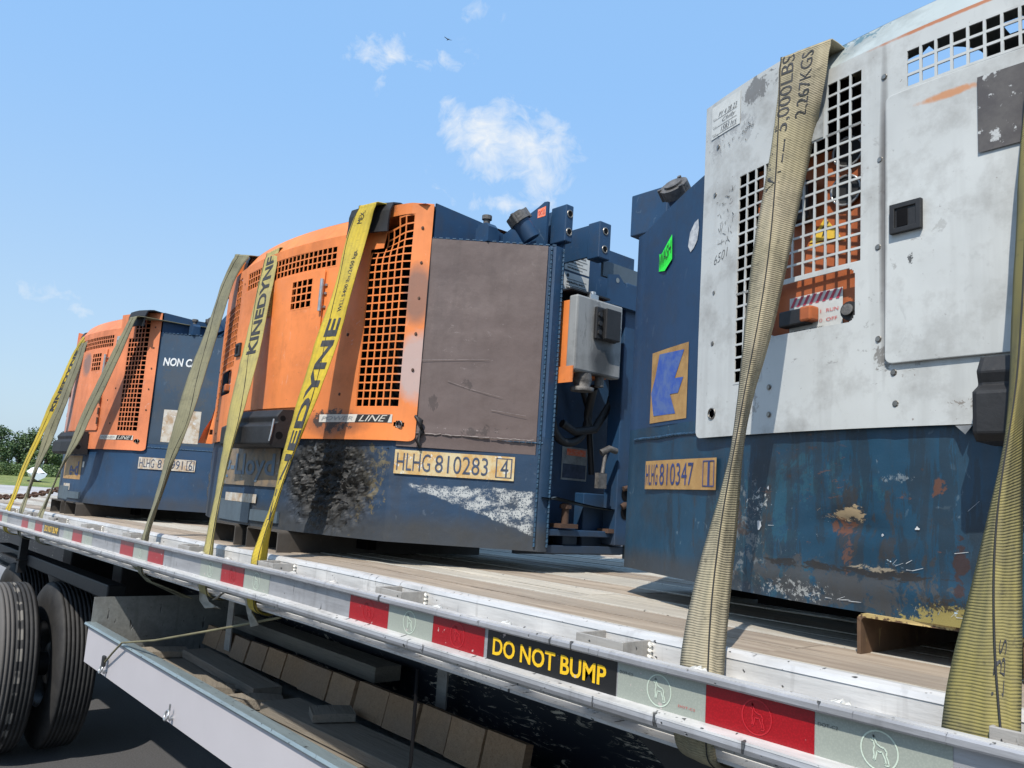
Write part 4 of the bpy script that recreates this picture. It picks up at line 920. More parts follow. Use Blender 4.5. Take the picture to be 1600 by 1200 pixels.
    text_on(m, 'RUN', tf, -.352, -.328, .571, .577, .0); text_on(m, 'OFF', tf, -.352, -.330, .555, .561, .0); text_on(m, 'I', tf, -.364, -.3625, .571, .577, .0); text_on(m, 'O', tf, -.366, -.360, .555, .561, .0); m.build('decal_lettering', MT['red_ink'], dcl, fix=False)
    m = MB(); text_on(m, 'GLOW PLUG', tf, -.428, -.396, .5435, .5485, .01); text_on(m, 'IGNITION', tf, -.386, -.358, .5435, .5485, .01); m.build('decal_lettering', MT['ink'], dcl, fix=False)
    m = MB(); cbox(m, -.438, -.378, .5535, .582, -.010, .010); m.build('switch', MT['black_rubber'], c, bevel=.003)
    m = MB(); cbox(m, -.390, -.366, .556, .583, -.010, .013); m.build('switch_knob', MT['orange_in'], c, bevel=.004)
    m = MB(); cc = P(-.300, .562, -.010); m.tube([cc, (cc[0], cc[1]-.012, cc[2])], .016, 16); m.build('key_hole', MT['black_rubber'], c)
    m = MB(); cc = P(-.300, .563, .004); disc(m, cc, (0,-1,.2), .010, 14, .003); m.build('key_cover', MT['capgrey'], c)
    # ---- rivets, rims
    rv = MB()
    for (u, z) in [(-.231,.937),(-.238,.798),(-.241,.653),(-.240,.505),(-.215,.450),(-.212,.402),(-.612,.962),(-.617,.861),(-.610,.655),(-.610,.552),(-.455,.449),(-.454,.400),(.684,.99),(.687,.885),(.688,.78),(.688,.675),(.688,.57),(.40,.82),(.41,.62),(.46,.50),(.43,.93),(.47,.68)]:
        c0 = P(u, z, .012); disc(rv, c0, (.56*u, -1, 0), .0036, 10, .0020); ring_(rv, c0, (.56*u, -1, 0), .0046, .0008, 12)
    rv.build('rivets', MT['steel' if k == 3 else 'rust'], T)['kind'] = 'stuff'
    m = MB()
    for cx in (.671, -.606): m = MB(); ring_(m, P(cx, .413, .0125), (.5*cx,-1,0), .0103, .0014, 18); m.build('hole_rim', MT['steel'], T)
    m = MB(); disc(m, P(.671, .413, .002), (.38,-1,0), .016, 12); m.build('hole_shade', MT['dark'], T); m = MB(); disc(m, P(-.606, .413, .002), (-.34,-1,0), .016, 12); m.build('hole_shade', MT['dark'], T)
    # ---- bumper
    bm_ = MB(); pts = [(.455,-.012),(.452,-.050),(.430,-.066),(.412,-.060),(.400,-.082),(.345,-.082),(.336,-.070),(.336,-.004)]
    rows = []
    for u in (-.075, -.069, .10, .262, .268):
        sh = .96 if u in (-.075, .268) else 1
        rows.append([(u, .28*u*u + y*sh, z-ZB) for z, y in pts])
    bm_.grid(rows, False); bm_.face(rows[0]); bm_.face(rows[-1][::-1]); o = bm_.build('rubber_bumper', MT['black_rubber'], T, bevel=.003)
    m = MB(); disc(m, (.2685, .28*.07-.045, .425-ZB), (1,0,0), .009, 12); disc(m, (.2685, .28*.07-.052, .372-ZB), (1,0,0), .012, 12); m.build('bumper_hole', MT['dark'], o)
    m = MB(); m.tube([(.270, -.055, .42-ZB), (.271, -.060, .375-ZB), (.270, -.063, .352-ZB)], .003, 6); m.build('bumper_clip', MT['galv'], o)
    # ---- logo plate on the front
    if k in (1, 2):
        m = MB(); sheet(m, .385, .660, .417, .440, .0132); lp = m.build('logo_plate', MT['pl_white'], T)
        m = MB(); tf = lambda x, z: P(x, z, .0140); text_on(m, 'POWER', tf, .395, .522, .4225, .4345, .01, .25); m.build('logo_lettering', MT['paper_old'], lp, fix=False)
        m = MB(); m.grid([[P(u+.004, .4395, .0138), P(u-.004, .4175, .0138)] for u in lin(.535, .650, .02)], False); m.build('logo_block', MT['ink'], lp)
        m = MB(); tf = lambda x, z: P(x, z, .0146); text_on(m, 'LINE', tf, .545, .645, .4195, .4375, .0, .45); m.build('logo_lettering', MT['pl_white'], lp, fix=False)
    # ---- number plates and decals
    def nplate(u0, u1, z0, z1, txts, mat, ink, bend_=0):
        m = MB(); sheet(m, u0, u1, z0, z1, .0050, .015); p = m.build('number_plate', mat, T)
        m = MB(); tf = lambda x, z: P(x, z, .0060); w = u1-u0; h = z1-z0
        for t, a, b in txts: m = MB(); text_on(m, t, tf, u0+w*a, u0+w*b, z0+h*.14, z0+h*.88, -.002); m.build('number_lettering', ink, p, fix=False)
        m = MB(); a, b = u0+w*.845, u0+w*.98; t = .0022
        for (q0, q1, q2, q3) in ((a, b, z0+h*.10, z0+h*.10+t), (a, b, z0+h*.92-t, z0+h*.92), (a, a+t, z0+h*.10, z0+h*.92), (b-t, b, z0+h*.10, z0+h*.92)): m.face([P(q0, q2, .0059), P(q1, q2, .0059), P(q1, q3, .0059), P(q0, q3, .0059)])
        m.build('check_digit_box', ink, p, fix=False)
    if k == 3: nplate(-.860, -.596, .266, .328, [('HLHG', .02, .215), ('810347', .25, .73), ('1', .905, .93)], MT['plate3'], MT['ink_blue3'])
    if k == 2:
        nplate(.668, .890, .276, .343, [('HLHG', .02, .30), ('810283', .34, .78), ('4', .885, .95)], MT['plate2'], MT['ink_blue'])
    if k == 1: nplate(.684, .870, .280, .337, [('HLHG', .02, .28), ('810991', .34, .78), ('6', .885, .95)], MT['plate1'], MT['ink_blue'])
    if k == 3:
        m = MB(); sheet(m, -.857, -.706, .413, .574, .0012); kd = m.build('company_decal', MT['plate3'], T)
        kp = [(.20,.88),(.90,.96),(.74,.60),(.93,.60),(.80,.40),(.58,.40),(.74,.08),(.16,.06),(.06,.38)]
        m = MB(); ks = []
        tf = lambda a, b: P(-.857+.151*a, .413+.161*b, .0021)
        m.face([tf(*q) for q in [(.23,.95),(.13,.637),(.02,.417),(.12,.095),(.73,.083),(.57,.356),(.78,.352),(.90,.55),(.68,.56),(.90,.916)]]); m.build('company_mark', MT['logo_blue'], kd, fix=False)
        m = MB(); m.face([P(-.843, .805, .002), P(-.830, .800, .004), P(-.785, .833, .004), P(-.781, .775, .004), P(-.812, .756, .004), P(-.842, .763, .002)]); t_ = m.build('wash_tag', MT['green'], T, fix=False)
        m = MB()
        def wf(x, z): a = (x+.838)/.055; return P(x, z + .026*a, .0052)
        text_on(m, 'WASH', wf, -.838, -.786, .766, .796, .0); m.build('tag_lettering', MT['ink'], t_, fix=False)
        m = MB(); pts = [(-.722,.786),(-.716,.815),(-.700,.832),(-.687,.836),(-.684,.815),(-.688,.790),(-.700,.776),(-.712,.770)]
        m.face([P(a, b, .0015) for a, b in pts]); m.build('torn_sticker', MT['chip'], T, fix=False)
        m = MB(); sheet(m, -.634, -.547, .985, 1.056, .0132); pp = m.build('paper_label', MT['paper'], T)
        m = MB(); tf = lambda x, z: P(x, z, .0140); text_on(m, 'PY 4 28 23', tf, -.612, -.556, 1.026, 1.036, -.01, .4); text_on(m, 'Chilly', tf, -.600, -.560, 1.009, 1.020, -.01, .4); text_on(m, '1583 hrs', tf, -.604, -.556, .992, 1.003, -.01, .4)
        for z in (1.0235, 1.006, .989): m.face([P(-.628, z, .014), P(-.556, z, .014), P(-.556, z+.0008, .014), P(-.628, z+.0008, .014)])
        for z in (1.026, 1.009, .992): text_on(m, 'Date', tf, -.630, -.618, z, z+.003, -.02)
        m.build('label_writing', MT['ink'], pp, fix=False)
        m = MB(); text_on(m, '6501', lambda x, z: P(x, z+(x+.61)*.25, .0132), -.612, -.572, .712, .730, -.022, .2); text_on(m, '6996', lambda x, z: P(x, z+(x+.55)*.12, .0132), -.540, -.508, .957, .968, -.022, .2)
        m.build('marker_writing', MT['ink'], T, fix=False)
        m = MB(); rnd = random.Random(3)
        for _ in range(46):
            a, b = rnd.uniform(-.608, -.555), rnd.uniform(.745, .855); l = rnd.uniform(.003, .012); q = rnd.uniform(0, 3.1)
            dx, dz = l*math.cos(q), l*math.sin(q); m.face([P(a, b, .0133), P(a+dx, b+dz, .0133), P(a+dx+.0008, b+dz+.0008, .0133), P(a+.0008, b+.001, .0133)])
        for _ in range(26):
            a, b = rnd.uniform(-.61, -.51), rnd.uniform(.940, .985); l = rnd.uniform(.002, .008); q = rnd.uniform(.3, 2.4)
            dx, dz = l*math.cos(q), l*math.sin(q); m.face([P(a, b, .0133), P(a+dx, b+dz, .0133), P(a+dx+.0008, b+dz+.0006, .0133), P(a+.0008, b+.001, .0133)])
        m.build('pen_scribble', MT['ink'], T, fix=False)
        m = MB(); sheet(m, -.085, .02, .757, .873, .0215); m.build('torn_dark_sticker', MT['blacksticker'], T)
        m = MB(); m.face([P(-.128, .368, .010), P(-.108, .352, .020), P(-.100, .369, .010)]); m.build('bent_flap', MT['steel'], T, fix=False)
        # long bruise in the lower shell and scratches
        m = MB(); rnd = random.Random(5)
        for _ in range(38):
            cl = rnd.choice(((-.06,.215,.05,.03),(-.06,.17,.04,.03),(-.20,.16,.05,.015),(-.47,.22,.04,.05),(-.13,.06,.05,.015),(-.33,.07,.1,.012)))
            a, b = rnd.gauss(cl[0], cl[2]*.5), rnd.gauss(cl[1], cl[3]*.5); l = rnd.uniform(.004, .022); q = rnd.gauss(-.35, .5)
            b = max(b, .10); dx, dz = l*math.cos(q), abs(l*math.sin(q)); w = rnd.uniform(.0003, .0007)
            o_ = max(crush(a, b, 3), crush(a+dx, b+dz, 3))+.0012; m.face([P(a, b, o_), P(a+dx, b+dz, o_), P(a+dx, b+dz+w, o_), P(a, b+w*1.6, o_)])
        m.build('scratches', MT['chip'], T, fix=False)['kind'] = 'stuff'
        for (a, b, s) in ((-.052,.235,.010),(-.075,.208,.007),(-.482,.205,.013),(-.463,.272,.005),(-.185,.218,.007),(-.24,.205,.004),(-.040,.215,.006)):
            m = MB(); rnd2 = random.Random(int(a*-1000)); m.face([P(a+s*rnd2.uniform(.25,1)*math.cos(t)*.7, b+s*rnd2.uniform(.2,1.1)*math.sin(t)*.9, crush(a, b, 3)+.0018) for t in [i*math.pi/4 for i in range(8)]])
            m.build('paint_chip', MT['chip'], T, fix=False)
    if k == 2:
        m = MB(); sheet(m, -.29, .20, .215, .338, .0060); ld = m.build('company_decal', MT['plate_dirty'], T)
        m = MB(); text_on(m, 'g-Lloyd', lambda x, z: P(x, z, .0075), -.235, .175, .228, .320, .02); m.build('decal_lettering', MT['logo_faded'], ld, fix=False)
        m = MB(); sheet(m, -.20, .075, .160, .188, .0052); m.build('small_decal', MT['plate1'], T)
        m = MB(); sheet(m, .010, .068, .775, .872, .0216); yl = m.build('instruction_label', MT['yellow_label'], d)
        m = MB()
        for i in range(13): z = .782+.0068*i; m.face([P(.014, z, .0224), P(.050+.012*((i*7)%3)/2, z, .0224), P(.050+.012*((i*7)%3)/2, z+.0016, .0224), P(.014, z+.0016, .0224)])
        m.build('small_print', MT['ink'], yl, fix=False)
        m = MB(); rnd = random.Random(9)      # torn ragged sheets standing out of the crushed shell
        for _ in range(90):
            a, b = rnd.gauss(.42, .065), rnd.gauss(.235, .05); s = rnd.uniform(.005, .014); base = crush(a, b, 2)
            pts = [P(a+s*rnd.uniform(-1,1), b+s*rnd.uniform(-1,1)*.7, base+rnd.uniform(.0, .010)) for _ in range(4)]; m.face(pts)
        m.build('torn_metal', MT['black_paint'], T, fix=False)['kind'] = 'stuff'
        m = MB(); rnd = random.Random(19)
        for _ in range(36):
            a, b = rnd.gauss(.43, .07), rnd.gauss(.24, .055); s = rnd.uniform(.003, .009); base = crush(a, b, 2)+.004
            pts = [P(a+s*rnd.uniform(-1,1), b+s*rnd.uniform(-1,1)*.4, base+rnd.uniform(.0, .006)) for _ in range(3)]; m.face(pts)
        m.build('bare_metal_edges', MT['steel'], T, fix=False)['kind'] = 'stuff'
        m = MB(); m.tube([P(.700,.440,.012), P(.712,.425,.020), P(.715,.395,.016), P(.708,.370,.018), P(.714,.350,.012)], [.004,.008,.009,.007,.004], 8); m.build('charred_hose', MT['black_rubber'], T)
        # warped left edge of the panel
        m = MB(); m.grid([[P(-.655+.004*i-.03*t, z, .012+.05*t*(i/5)) for i in range(6)] for z, t in ((.52,0),(.47,.2),(.42,.7),(.37,1.))], False); m.build('bent_panel_edge', MT['orange1'], T, fix=False)
    if k == 1:
        m = MB(); sheet(m, -.15, .19, .205, .330, .0012); ld = m.build('company_decal', MT['plate3'], T)
        m = MB(); text_on(m, 'e-d', lambda x, z: P(x, z, .0024), .00, .155, .225, .300, .02); m.build('decal_lettering', MT['ink_blue3'], ld, fix=False)
        m = MB(); sheet(m, .745, .868, .418, .580, .0012); m.build('worn_decal', MT['plate1'], T)
        m = MB(); text_on(m, 'NON CA', lambda x, z: P(x, z, .0012), .722, .835, .800, .842, .03, .1); m.build('stencil_lettering', MT['white_ink'], T, fix=False)
        m = MB(); sheet(m, -.10, .045, .145, .180, .0012); m.build('small_decal', MT['plate1'], T)
        m = MB(); sheet(m, .20, .225, .270, .300, .0012); m.build('small_sticker', MT['paper'], T)
        m = MB(); sheet(m, .42, .49, .895, .955, .0135); m.build('old_label', MT['paper_old'], T)
    # labels on the end wall (right)
    if k == 2:
        def wsheet(y0, y1, z0, z1, x, name, mat):
            m = MB(); m.face([(x, y0, z0-ZB), (x, y1, z0-ZB), (x, y1, z1-ZB), (x, y0, z1-ZB)]); return m.build(name, mat, T)
        for (z0, z1, lines) in ((.962, 1.042, ['DIESEL FUEL TANK', 'CAPACITY 125 GAL', 'WARNING']), (.875, .955, ['SERIAL NO', 'PART NO', 'MODEL NO'])):
            l_ = wsheet(.618, .731, z0, z1, .8010, 'data_label', MT['paper']); m = MB(); wf = lambda y, z: (.8018, y+.130, z-ZB)
            for i, t in enumerate(lines): text_on(m, t, wf, .500, .500+(.085 if i == 0 else .055), z1-.034-.020*i, z1-.027-.020*i, .01)
            for i in range(6): z = z0+.008+i*.010; m.face([wf(.500, z), wf(.57+.02*(i%2), z), wf(.57+.02*(i%2), z+.0016), wf(.500, z+.0016)])
            disc(m, (.8018, .635, z1-.010-ZB), (1,0,0), .006, 12); m.build('label_print', MT['ink'], l_, fix=False)
        w_ = wsheet(.655, .768, .298, .401, .8010, 'warning_decal', MT['paper_old']); m = MB(); m.face([(.8016, .660, .304-ZB), (.8016, .763, .304-ZB), (.8016, .763, .348-ZB), (.8016, .660, .348-ZB)]); m.build('decal_field', MT['ink_blue'], w_)
        m = MB(); m.face([(.8016, .675, .375-ZB), (.8016, .760, .375-ZB), (.8016, .760, .396-ZB), (.8016, .675, .396-ZB)]); m.build('decal_band', MT['tag_orange'], w_)
        m = MB(); m.face([(.858, .4393, 1.045), (.893, .4393, 1.045), (.893, .4393, 1.075), (.858, .4393, 1.072)]); ot = m.build('inspection_tag', MT['tag_orange'], T)
        m = MB(); text_on(m, 'OK 23', lambda x, z: (x, .4385, z), .862, .889, 1.052, 1.066, .0); m.build('tag_lettering', MT['red_ink'], ot, fix=False)
    return T

make_unit(3, 1.24, .29, .0, 'generator with worn white front panel and battered blue lower shell, nearest the camera', 'blue3', 'white3', 'teal3', 'blue', 'blue', 'blue')
make_unit(2, -1.05, .195, .0, 'orange generator with a crushed black dent in its lower front and a brown side panel', 'blue2', 'orange', 'orange', 'blue2r', 'brown', 'blue')
make_unit(1, -3.39, .19, -.019, 'faded orange generator farthest along the deck, NON CA stencilled on its blue side', 'blue', 'orange1', 'orange1', 'blue1r', 'blue', 'grey1')

# ------------------------------------------------------------------ straps
STRAP_ROWS = {
  'A': [((0.818,0.3,1.032),(0.821,0.3,1.032),(0.914,0.301,1.031)),((0.823,0.289,0.979),(0.826,0.289,0.979),(0.914,0.289,0.979)),((0.827,0.279,0.927),(0.832,0.279,0.927),(0.913,0.279,0.929)),((0.825,0.274,0.88),(0.838,0.268,0.877),(0.867,0.348,0.923)),((0.824,0.263,0.831),(0.843,0.258,0.829),(0.866,0.331,0.869)),((0.822,0.254,0.784),(0.848,0.247,0.782),(0.864,0.314,0.817)),((0.82,0.244,0.738),(0.852,0.236,0.736),(0.865,0.297,0.765)),((0.818,0.237,0.692),(0.856,0.226,0.69),(0.865,0.282,0.715)),((0.816,0.229,0.648),(0.858,0.215,0.645),(0.864,0.267,0.666)),((0.817,0.222,0.603),(0.86,0.205,0.6),(0.863,0.255,0.619)),((0.819,0.214,0.56),(0.86,0.194,0.556),(0.859,0.245,0.574)),((0.822,0.204,0.516),(0.86,0.183,0.513),(0.856,0.236,0.53)),((0.826,0.195,0.473),(0.859,0.173,0.47),(0.849,0.228,0.486)),((0.828,0.186,0.432),(0.857,0.162,0.429),(0.841,0.218,0.443)),((0.828,0.181,0.391),(0.857,0.152,0.388),(0.836,0.204,0.399)),((0.834,0.168,0.35),(0.858,0.141,0.348),(0.832,0.196,0.357)),((0.838,0.151,0.311),(0.859,0.13,0.309),(0.832,0.191,0.316)),((0.839,0.137,0.272),(0.858,0.12,0.271),(0.833,0.187,0.275)),((0.833,0.128,0.234),(0.859,0.109,0.234),(0.842,0.171,0.235)),((0.827,0.12,0.197),(0.861,0.099,0.197),(0.851,0.154,0.196)),((0.823,0.109,0.16),(0.864,0.088,0.161),(0.858,0.138,0.158)),((0.821,0.097,0.124),(0.868,0.077,0.126),(0.865,0.122,0.122)),((0.821,0.086,0.088),(0.872,0.067,0.091),(0.871,0.108,0.086)),((0.822,0.074,0.054),(0.878,0.056,0.058),(0.879,0.093,0.052)),((0.825,0.064,0.021),(0.885,0.046,0.025),(0.886,0.079,0.02)),((0.831,0.053,-0.011),(0.893,0.035,-0.006),(0.893,0.067,-0.012))],
  'B': [((1.224,0.262,0.852),(1.227,0.262,0.855),(1.288,0.262,0.91)),((1.223,0.253,0.809),(1.228,0.253,0.813),(1.287,0.253,0.864)),((1.223,0.244,0.768),(1.23,0.244,0.773),(1.285,0.244,0.819)),((1.218,0.243,0.731),(1.231,0.235,0.735),(1.265,0.308,0.81)),((1.218,0.236,0.691),(1.232,0.226,0.695),(1.263,0.298,0.764)),((1.218,0.23,0.652),(1.233,0.217,0.656),(1.26,0.288,0.719)),((1.219,0.222,0.613),(1.234,0.208,0.617),(1.256,0.28,0.676)),((1.219,0.213,0.574),(1.235,0.198,0.579),(1.252,0.27,0.633)),((1.219,0.206,0.537),(1.236,0.189,0.542),(1.249,0.259,0.59)),((1.218,0.201,0.501),(1.237,0.18,0.506),(1.245,0.247,0.548)),((1.218,0.196,0.466),(1.237,0.171,0.47),(1.241,0.236,0.507)),((1.219,0.19,0.43),(1.237,0.162,0.435),(1.236,0.225,0.467)),((1.22,0.184,0.396),(1.238,0.153,0.4),(1.233,0.213,0.427)),((1.221,0.171,0.361),(1.235,0.144,0.364),(1.226,0.209,0.389)),((1.225,0.148,0.326),(1.232,0.135,0.327),(1.224,0.215,0.353)),((1.221,0.139,0.293),(1.229,0.126,0.295),(1.225,0.206,0.315)),((1.215,0.134,0.261),(1.228,0.117,0.264),(1.228,0.192,0.277)),((1.21,0.127,0.23),(1.227,0.108,0.232),(1.231,0.178,0.241)),((1.205,0.122,0.198),(1.228,0.099,0.202),(1.235,0.162,0.206)),((1.2,0.116,0.167),(1.23,0.089,0.171),(1.24,0.144,0.173)),((1.195,0.109,0.137),(1.232,0.08,0.141),(1.244,0.128,0.141)),((1.19,0.099,0.106),(1.236,0.071,0.112),(1.249,0.111,0.11)),((1.186,0.089,0.077),(1.239,0.062,0.083),(1.253,0.095,0.08)),((1.183,0.079,0.048),(1.244,0.053,0.055),(1.257,0.08,0.051)),((1.183,0.069,0.02),(1.249,0.044,0.027),(1.26,0.066,0.024)),((1.183,0.061,-0.008),(1.254,0.035,0),(1.264,0.053,-0.003))],
  'S3': [((-0.56,0.236,1.061),(-0.557,0.236,1.06),(-0.469,0.241,1.053)),((-0.585,0.227,1.016),(-0.574,0.227,1.014),(-0.493,0.245,1.012)),((-0.591,0.219,0.967),(-0.586,0.219,0.966),(-0.5,0.24,0.964)),((-0.583,0.211,0.916),(-0.569,0.21,0.914),(-0.489,0.224,0.91)),((-0.572,0.198,0.864),(-0.557,0.201,0.863),(-0.483,0.21,0.859)),((-0.57,0.19,0.815),(-0.556,0.192,0.815),(-0.48,0.199,0.81)),((-0.57,0.186,0.768),(-0.555,0.184,0.766),(-0.474,0.188,0.761)),((-0.581,0.166,0.72),(-0.55,0.175,0.72),(-0.493,0.19,0.718)),((-0.576,0.154,0.672),(-0.542,0.166,0.672),(-0.49,0.181,0.671)),((-0.574,0.144,0.625),(-0.534,0.157,0.624),(-0.488,0.171,0.624)),((-0.576,0.137,0.579),(-0.526,0.149,0.578),(-0.488,0.157,0.577)),((-0.579,0.13,0.534),(-0.518,0.14,0.532),(-0.489,0.144,0.531)),((-0.583,0.121,0.489),(-0.517,0.131,0.487),(-0.495,0.135,0.486)),((-0.59,0.113,0.445),(-0.521,0.122,0.442),(-0.501,0.125,0.442)),((-0.599,0.112,0.401),(-0.521,0.114,0.398),(-0.53,0.125,0.399)),((-0.615,0.112,0.358),(-0.526,0.105,0.354),(-0.538,0.112,0.355)),((-0.623,0.105,0.314),(-0.535,0.096,0.31),(-0.547,0.103,0.311)),((-0.631,0.105,0.271),(-0.544,0.087,0.267),(-0.557,0.094,0.267)),((-0.633,0.103,0.228),(-0.548,0.079,0.224),(-0.562,0.086,0.224)),((-0.633,0.098,0.184),(-0.549,0.07,0.181),(-0.563,0.077,0.181)),((-0.621,0.082,0.142),(-0.551,0.061,0.14),(-0.566,0.071,0.138)),((-0.607,0.061,0.1),(-0.56,0.052,0.1),(-0.593,0.079,0.095)),((-0.607,0.047,0.059),(-0.566,0.044,0.058),(-0.602,0.08,0.052)),((-0.596,0.035,0.019),(-0.551,0.035,0.019),(-0.582,0.07,0.012))],
  'S2': [((-1.092,0.19,1),(-1.087,0.19,1),(-1.006,0.196,1.008)),((-1.076,0.174,0.947),(-1.067,0.174,0.947),(-0.989,0.187,0.956)),((-1.07,0.164,0.898),(-1.06,0.164,0.898),(-0.982,0.18,0.907)),((-1.065,0.158,0.851),(-1.058,0.158,0.851),(-0.978,0.172,0.859)),((-1.054,0.152,0.803),(-1.048,0.152,0.803),(-0.967,0.165,0.811)),((-1.048,0.141,0.756),(-1.034,0.146,0.758),(-0.966,0.161,0.765)),((-1.043,0.134,0.71),(-1.02,0.14,0.712),(-0.959,0.154,0.718)),((-1.035,0.125,0.664),(-1.007,0.133,0.667),(-0.952,0.147,0.671)),((-1.028,0.117,0.618),(-0.992,0.127,0.622),(-0.946,0.14,0.626)),((-1.019,0.108,0.573),(-0.976,0.121,0.577),(-0.939,0.131,0.58)),((-1.02,0.103,0.53),(-0.963,0.115,0.534),(-0.936,0.121,0.535)),((-1.015,0.096,0.486),(-0.955,0.109,0.49),(-0.933,0.113,0.491)),((-1.016,0.092,0.444),(-0.947,0.103,0.447),(-0.932,0.106,0.448)),((-1.015,0.09,0.402),(-0.938,0.097,0.404),(-0.95,0.106,0.406)),((-1.019,0.089,0.36),(-0.939,0.09,0.362),(-0.952,0.097,0.363)),((-1.027,0.091,0.319),(-0.944,0.084,0.32),(-0.957,0.09,0.32)),((-1.022,0.087,0.277),(-0.942,0.078,0.278),(-0.956,0.085,0.278)),((-1.02,0.084,0.236),(-0.939,0.072,0.236),(-0.951,0.078,0.236)),((-1.017,0.081,0.195),(-0.935,0.066,0.195),(-0.949,0.072,0.195)),((-1.013,0.077,0.154),(-0.93,0.06,0.154),(-0.944,0.066,0.154)),((-1.002,0.069,0.114),(-0.921,0.053,0.114),(-0.935,0.059,0.113)),((-0.99,0.06,0.075),(-0.908,0.047,0.075),(-0.921,0.053,0.074)),((-0.971,0.049,0.036),(-0.903,0.041,0.036),(-0.918,0.052,0.034)),((-0.955,0.039,-0.002),(-0.888,0.035,-0.001),(-0.903,0.047,-0.004))],
  'S1': [((-1.406,0.199,1.059),(-1.384,0.205,1.055),(-1.321,0.219,1.045)),((-1.46,0.197,1.02),(-1.432,0.198,1.014),(-1.369,0.2,1.002)),((-1.473,0.187,0.972),(-1.45,0.19,0.968),(-1.384,0.195,0.956)),((-1.479,0.181,0.923),(-1.464,0.183,0.921),(-1.39,0.19,0.909)),((-1.482,0.177,0.875),(-1.466,0.175,0.872),(-1.384,0.18,0.859)),((-1.482,0.166,0.825),(-1.462,0.168,0.822),(-1.392,0.173,0.812)),((-1.491,0.155,0.777),(-1.456,0.161,0.773),(-1.404,0.17,0.767)),((-1.493,0.144,0.728),(-1.453,0.153,0.724),(-1.405,0.164,0.719)),((-1.496,0.134,0.68),(-1.452,0.146,0.676),(-1.411,0.157,0.673)),((-1.501,0.123,0.632),(-1.453,0.138,0.629),(-1.418,0.149,0.626)),((-1.5,0.112,0.584),(-1.448,0.131,0.581),(-1.416,0.142,0.58)),((-1.497,0.103,0.537),(-1.439,0.124,0.534),(-1.413,0.134,0.533)),((-1.492,0.094,0.49),(-1.423,0.116,0.487),(-1.407,0.122,0.486)),((-1.491,0.088,0.444),(-1.416,0.109,0.441),(-1.404,0.112,0.44)),((-1.494,0.083,0.398),(-1.41,0.102,0.395),(-1.424,0.109,0.396)),((-1.518,0.084,0.354),(-1.46,0.094,0.352),(-1.432,0.099,0.351)),((-1.532,0.083,0.309),(-1.488,0.087,0.308),(-1.444,0.091,0.306)),((-1.539,0.08,0.264),(-1.482,0.079,0.262),(-1.513,0.101,0.262)),((-1.543,0.077,0.219),(-1.476,0.072,0.217),(-1.498,0.086,0.217)),((-1.542,0.071,0.174),(-1.477,0.065,0.173),(-1.5,0.079,0.172)),((-1.54,0.063,0.13),(-1.481,0.057,0.129),(-1.511,0.074,0.127)),((-1.553,0.059,0.085),(-1.493,0.05,0.085),(-1.523,0.065,0.082)),((-1.551,0.046,0.041),(-1.515,0.042,0.041),(-1.565,0.069,0.036)),((-1.547,0.039,-0.003),(-1.491,0.035,-0.001),(-1.523,0.054,-0.005))],
  'O1': [((-2.746,0.22,0.992),(-2.705,0.225,0.991),(-2.662,0.229,0.99)),((-2.779,0.21,0.941),(-2.736,0.215,0.94),(-2.693,0.22,0.939)),((-2.793,0.195,0.887),(-2.754,0.205,0.887),(-2.712,0.214,0.887)),((-2.819,0.182,0.834),(-2.779,0.195,0.835),(-2.741,0.208,0.836)),((-2.843,0.172,0.782),(-2.805,0.185,0.783),(-2.764,0.197,0.783)),((-2.864,0.162,0.73),(-2.825,0.175,0.73),(-2.787,0.188,0.731)),((-2.894,0.15,0.677),(-2.854,0.165,0.678),(-2.814,0.18,0.679)),((-2.919,0.139,0.625),(-2.879,0.155,0.625),(-2.839,0.171,0.626)),((-2.949,0.13,0.572),(-2.909,0.145,0.573),(-2.869,0.16,0.573)),((-2.975,0.121,0.52),(-2.934,0.135,0.52),(-2.895,0.149,0.52)),((-3.002,0.113,0.467),(-2.962,0.125,0.467),(-2.922,0.137,0.467)),((-2.998,0.102,0.413),(-2.96,0.115,0.413),(-2.919,0.127,0.413)),((-3.005,0.094,0.36),(-2.965,0.105,0.36),(-2.926,0.116,0.36)),((-3.064,0.093,0.308),(-3.024,0.095,0.307),(-2.985,0.097,0.306)),((-3.124,0.093,0.255),(-3.082,0.085,0.253),(-3.128,0.096,0.252)),((-3.133,0.083,0.201),(-3.091,0.075,0.2),(-3.136,0.086,0.198)),((-3.144,0.072,0.148),(-3.099,0.065,0.146),(-3.144,0.077,0.144)),((-3.153,0.06,0.094),(-3.11,0.055,0.093),(-3.153,0.068,0.09)),((-3.187,0.046,0.04),(-3.144,0.045,0.039),(-3.188,0.062,0.035)),((-3.193,0.031,-0.013),(-3.154,0.035,-0.014),(-3.111,0.038,-0.015))],
